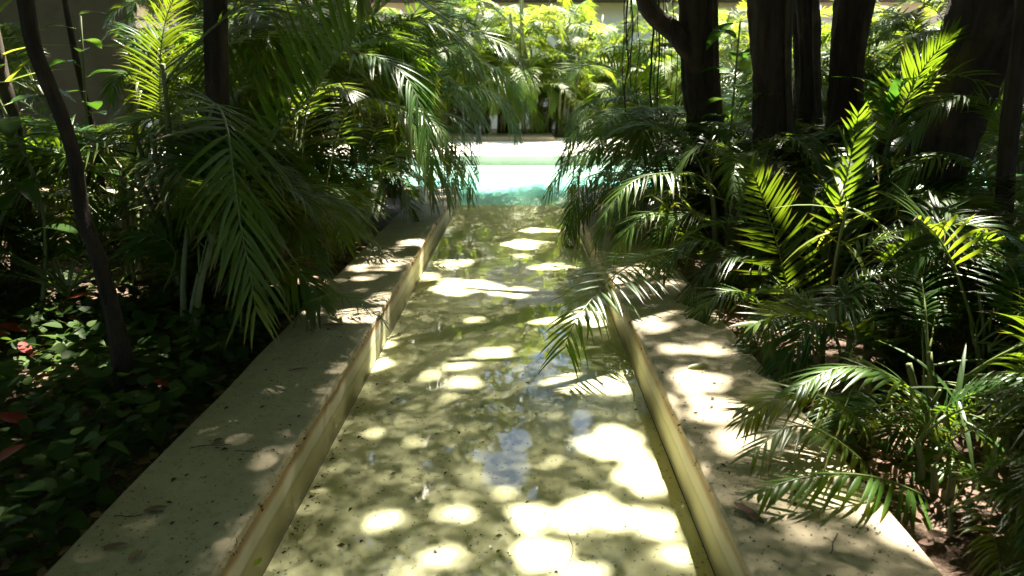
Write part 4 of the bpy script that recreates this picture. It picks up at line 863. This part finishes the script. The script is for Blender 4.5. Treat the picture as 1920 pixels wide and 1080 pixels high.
def scatter(name, mat, n, region, size, zr, label, cat, seed, shape='heart', tilt=.6, wr=.42, excl=None):
    rnd = random.Random(seed); b = MB(); c = 0
    while c < n:
        x, y = region(rnd)
        if XLO-.02 < x < XRO+.02: continue
        c += 1; z = SOIL+.02+rnd.uniform(*zr); a = rnd.uniform(0, 2*PI); d = Vector((math.cos(a), math.sin(a), rnd.uniform(-tilt, tilt)))
        u = Vector((rnd.uniform(-.4, .4), rnd.uniform(-.4, .4), 1)).normalized(); ln = rnd.uniform(*size)
        blade(b, Vector((x, y, z)), d, u, ln, ln*wr*rnd.uniform(.8, 1.1), seg=4, bend=rnd.uniform(-.1, .35), cup=rnd.uniform(.05, .3), shape=shape)
    o = b.build(name, M[mat], tip=True); tag(o, label, cat, kind='stuff'); return o
rl = lambda r: (-(1.55+abs(r.gauss(0, 1.9))), r.uniform(1.2, 8.5))
rr_ = lambda r: (1.40+abs(r.gauss(0, 1.9)), r.uniform(1.2, 9.5))
def rl2(r):
    y = r.uniform(1.3, 5.5); return (-1.6-r.random()**1.25*3.4, y)
scatter('ground_cover', 'cover', 6200, rl2, (.05, .11), (.0, .24), 'dark heart-leaved ground cover on the left bed', 'ground cover', 1)
scatter('leaf_litter', 'dead', 4200, rl, (.03, .08), (-.005, .03), 'brown fallen leaves on the soil of the left bed', 'leaf litter', 2, 'oval', .25, .3)
scatter('leaf_litter', 'dead', 6000, rr_, (.025, .08), (-.005, .03), 'brown fallen leaves and husks on the soil of the right bed', 'leaf litter', 3, 'oval', .3, .28)
scatter('red_leaf_litter', 'red', 45, lambda r: (-1.7-r.random()*2.8, r.uniform(1.8, 5)), (.09, .18), (.14, .28), 'red and orange leaves among the ground cover of the left bed', 'leaf litter', 4, 'oval', .4, .3)
# litter and twigs on copings, floating specks
def specks(name, pts_fn, n, label, seed, size, mat, z):
    rnd = random.Random(seed); b = MB()
    for i in range(n):
        x, y = pts_fn(rnd); a = rnd.uniform(0, PI); l = rnd.uniform(*size)*(1 if rnd.random() < .9 else 2.2); wv = l*rnd.uniform(.25, .6); dx, dy = math.cos(a), math.sin(a)
        zz = z+.002
        v = [(x-dx*l, y-dy*l, zz), (x+dy*wv, y-dx*wv, zz+l*.25), (x+dx*l, y+dy*l, zz+l*.1), (x-dy*wv, y+dx*wv, zz+l*.4)]
        b.poly(v)
    tag(b.build(name, M[mat], smooth=False), label, 'debris', kind='stuff')
dk = plain('dark_speck', (.03, .02, .012), .8); M['speck'] = dk
M['rust'] = plain('rusty_crumb', (.13, .05, .02), .9)
M['floaty'] = plain('pale_speck', (.32, .34, .20), .4)
specks('coping_debris', lambda r: (XL-.02-r.random()*.5, 1.4+10*r.random()**1.6), 1100, 'dark specks and bits of leaf scattered on the left coping', 1, (.003, .008), 'speck', 0)
specks('coping_debris', lambda r: (XR+.02+r.random()*.6, 1.4+10*r.random()**1.6), 1100, 'dark specks and bits of leaf scattered on the right coping', 2, (.003, .009), 'speck', 0)
specks('floating_debris', lambda r: (XL+.03+(r.random()**1.5)*(XR-XL-.06), 1.4+9*r.random()**1.5), 900, 'small specks floating on the channel water', 3, (.002, .006), 'floaty', ZW+.002)
specks('sunken_debris', lambda r: (XL+.03+(r.random()**2.2)*(XR-XL-.06), 1.4+9*r.random()**1.5), 1500, 'dark sediment specks on the channel floor', 4, (.003, .009), 'speck', ZF)
def crumbs(side, label, seed):
    rnd = random.Random(seed); b = MB(); xi = XL if side < 0 else XR
    y = 1.3
    while y < 10:
        y += rnd.expovariate(1/.09); k = 1 if rnd.random() < .8 else rnd.randint(4, 12)
        for i in range(k):
            s = rnd.uniform(.003, .008); c = Vector((xi-side*rnd.uniform(.0, .007), y+rnd.gauss(0, .018), -rnd.uniform(.004, .04)))
            r = [Vector((rnd.uniform(-1, 1), rnd.uniform(-1, 1), rnd.uniform(-1, 1)))*s for _ in range(4)]
            v = [b.vert(c+q) for q in r]
            for f in ((0, 1, 2), (0, 2, 3), (0, 3, 1), (1, 3, 2)): b.face([v[j] for j in f])
    tag(b.build('edge_crumbs', M['rust'], smooth=False), label, 'debris', kind='stuff')
crumbs(-1, 'rusty crumbs clinging along the inner edge of the left coping', 1); crumbs(1, 'rusty crumbs clinging along the inner edge of the right coping', 2)
def fallen(px, py, z, ln, wd, rot, label, mat='dead', curl=.5, name='fallen_leaf'):
    g = G(px, py, z); b = MB(); d = Vector((math.cos(rot), math.sin(rot), 0)); blade(b, -d*ln/2, d, Vector((0, 0, 1)), ln, wd, bend=-.08, cup=curl, shape='oval')
    o = b.build(name, M[mat], tip=True); o.location = (g.x, g.y, z+.004+wd*.06); tag(o, label, 'leaf'); return o
fallen(292, 958, 0, .085, .016, R(15), 'curled dark dry leaf lying on the left coping, lower left'); fallen(255, 1046, 0, .05, .018, R(60), 'round grey dry leaf on the left coping at the picture bottom')
fallen(410, 829, 0, .045, .016, R(40), 'small grey leaf by a twig on the middle of the left coping'); fallen(215, 1027, 0, .09, .012, R(10), 'flat brown leaf on the left coping, left of the round grey leaf')
fallen(624, 612, 0, .16, .02, R(-8), 'long dark husk lying on the left coping under the palms'); fallen(560, 695, 0, .10, .014, R(12), 'narrow dark leaf on the left coping beside the nearest palm')
fallen(1402, 966, 0, .15, .022, R(120), 'large folded brown leaf on the right coping'); fallen(1318, 902, ZF+.165, .03, .018, R(20), 'reddish leaf clump stuck at the inner edge of the right coping', 'red', 1.2)
fallen(903, 765, ZW, .045, .016, R(75), 'oval dark leaf floating in the middle of the channel', 'broad', .1); fallen(484, 1056, ZW, .05, .013, R(80), 'pointed leaf floating by the left channel wall at the picture bottom', 'strap', .1)
fallen(1310, 690, 0, .12, .025, R(5), 'yellowish dry leaf on the sunny part of the right coping', 'strap', .4)
def twig(px, py, rot, ln, label, seed):
    rnd = random.Random(seed); g = G(px, py, 0); b = MB(); d = Vector((math.cos(rot), math.sin(rot), 0)); s = Vector((-d.y, d.x, 0)); pts = [d*(ln*(t-.5))+s*rnd.uniform(-.06, .06)*ln+Vector((0, 0, .005)) for t in (0, .25, .5, .75, 1)]
    b.tube(cr(pts, 12), .0016, 5); b.tube([pts[2], pts[2]+(d+s).normalized()*ln*.25], .001, 4)
    o = b.build('twig', M['speck']); o.location = (g.x, g.y, .001); tag(o, label, 'twig')
twig(395, 838, R(12), .17, 'dark forked twig on the middle of the left coping', 1); twig(240, 970, R(8), .10, 'thin twig touching the curled dry leaf on the left coping', 2)
twig(460, 848, R(-6), .09, 'short twig near the water side of the left coping', 3); twig(1560, 1020, R(60), .14, 'thin twig on the right coping near the picture bottom', 4)
p0 = G(1065, 1020, ZW); b = MB(); pts = [G(1053, 975, ZW), G(1068, 1010, ZW), G(1074, 1035, ZW), G(1062, 1070, ZW)]
b.tube(cr([q+Vector((0, 0, .003)) for q in pts], 14), .0014, 5); tag(b.build('floating_stalk', M['speck']), 'thin curved stalk floating on the channel near the picture bottom', 'stalk')
print('fronds', NFR, 'objects', len(bpy.data.objects))
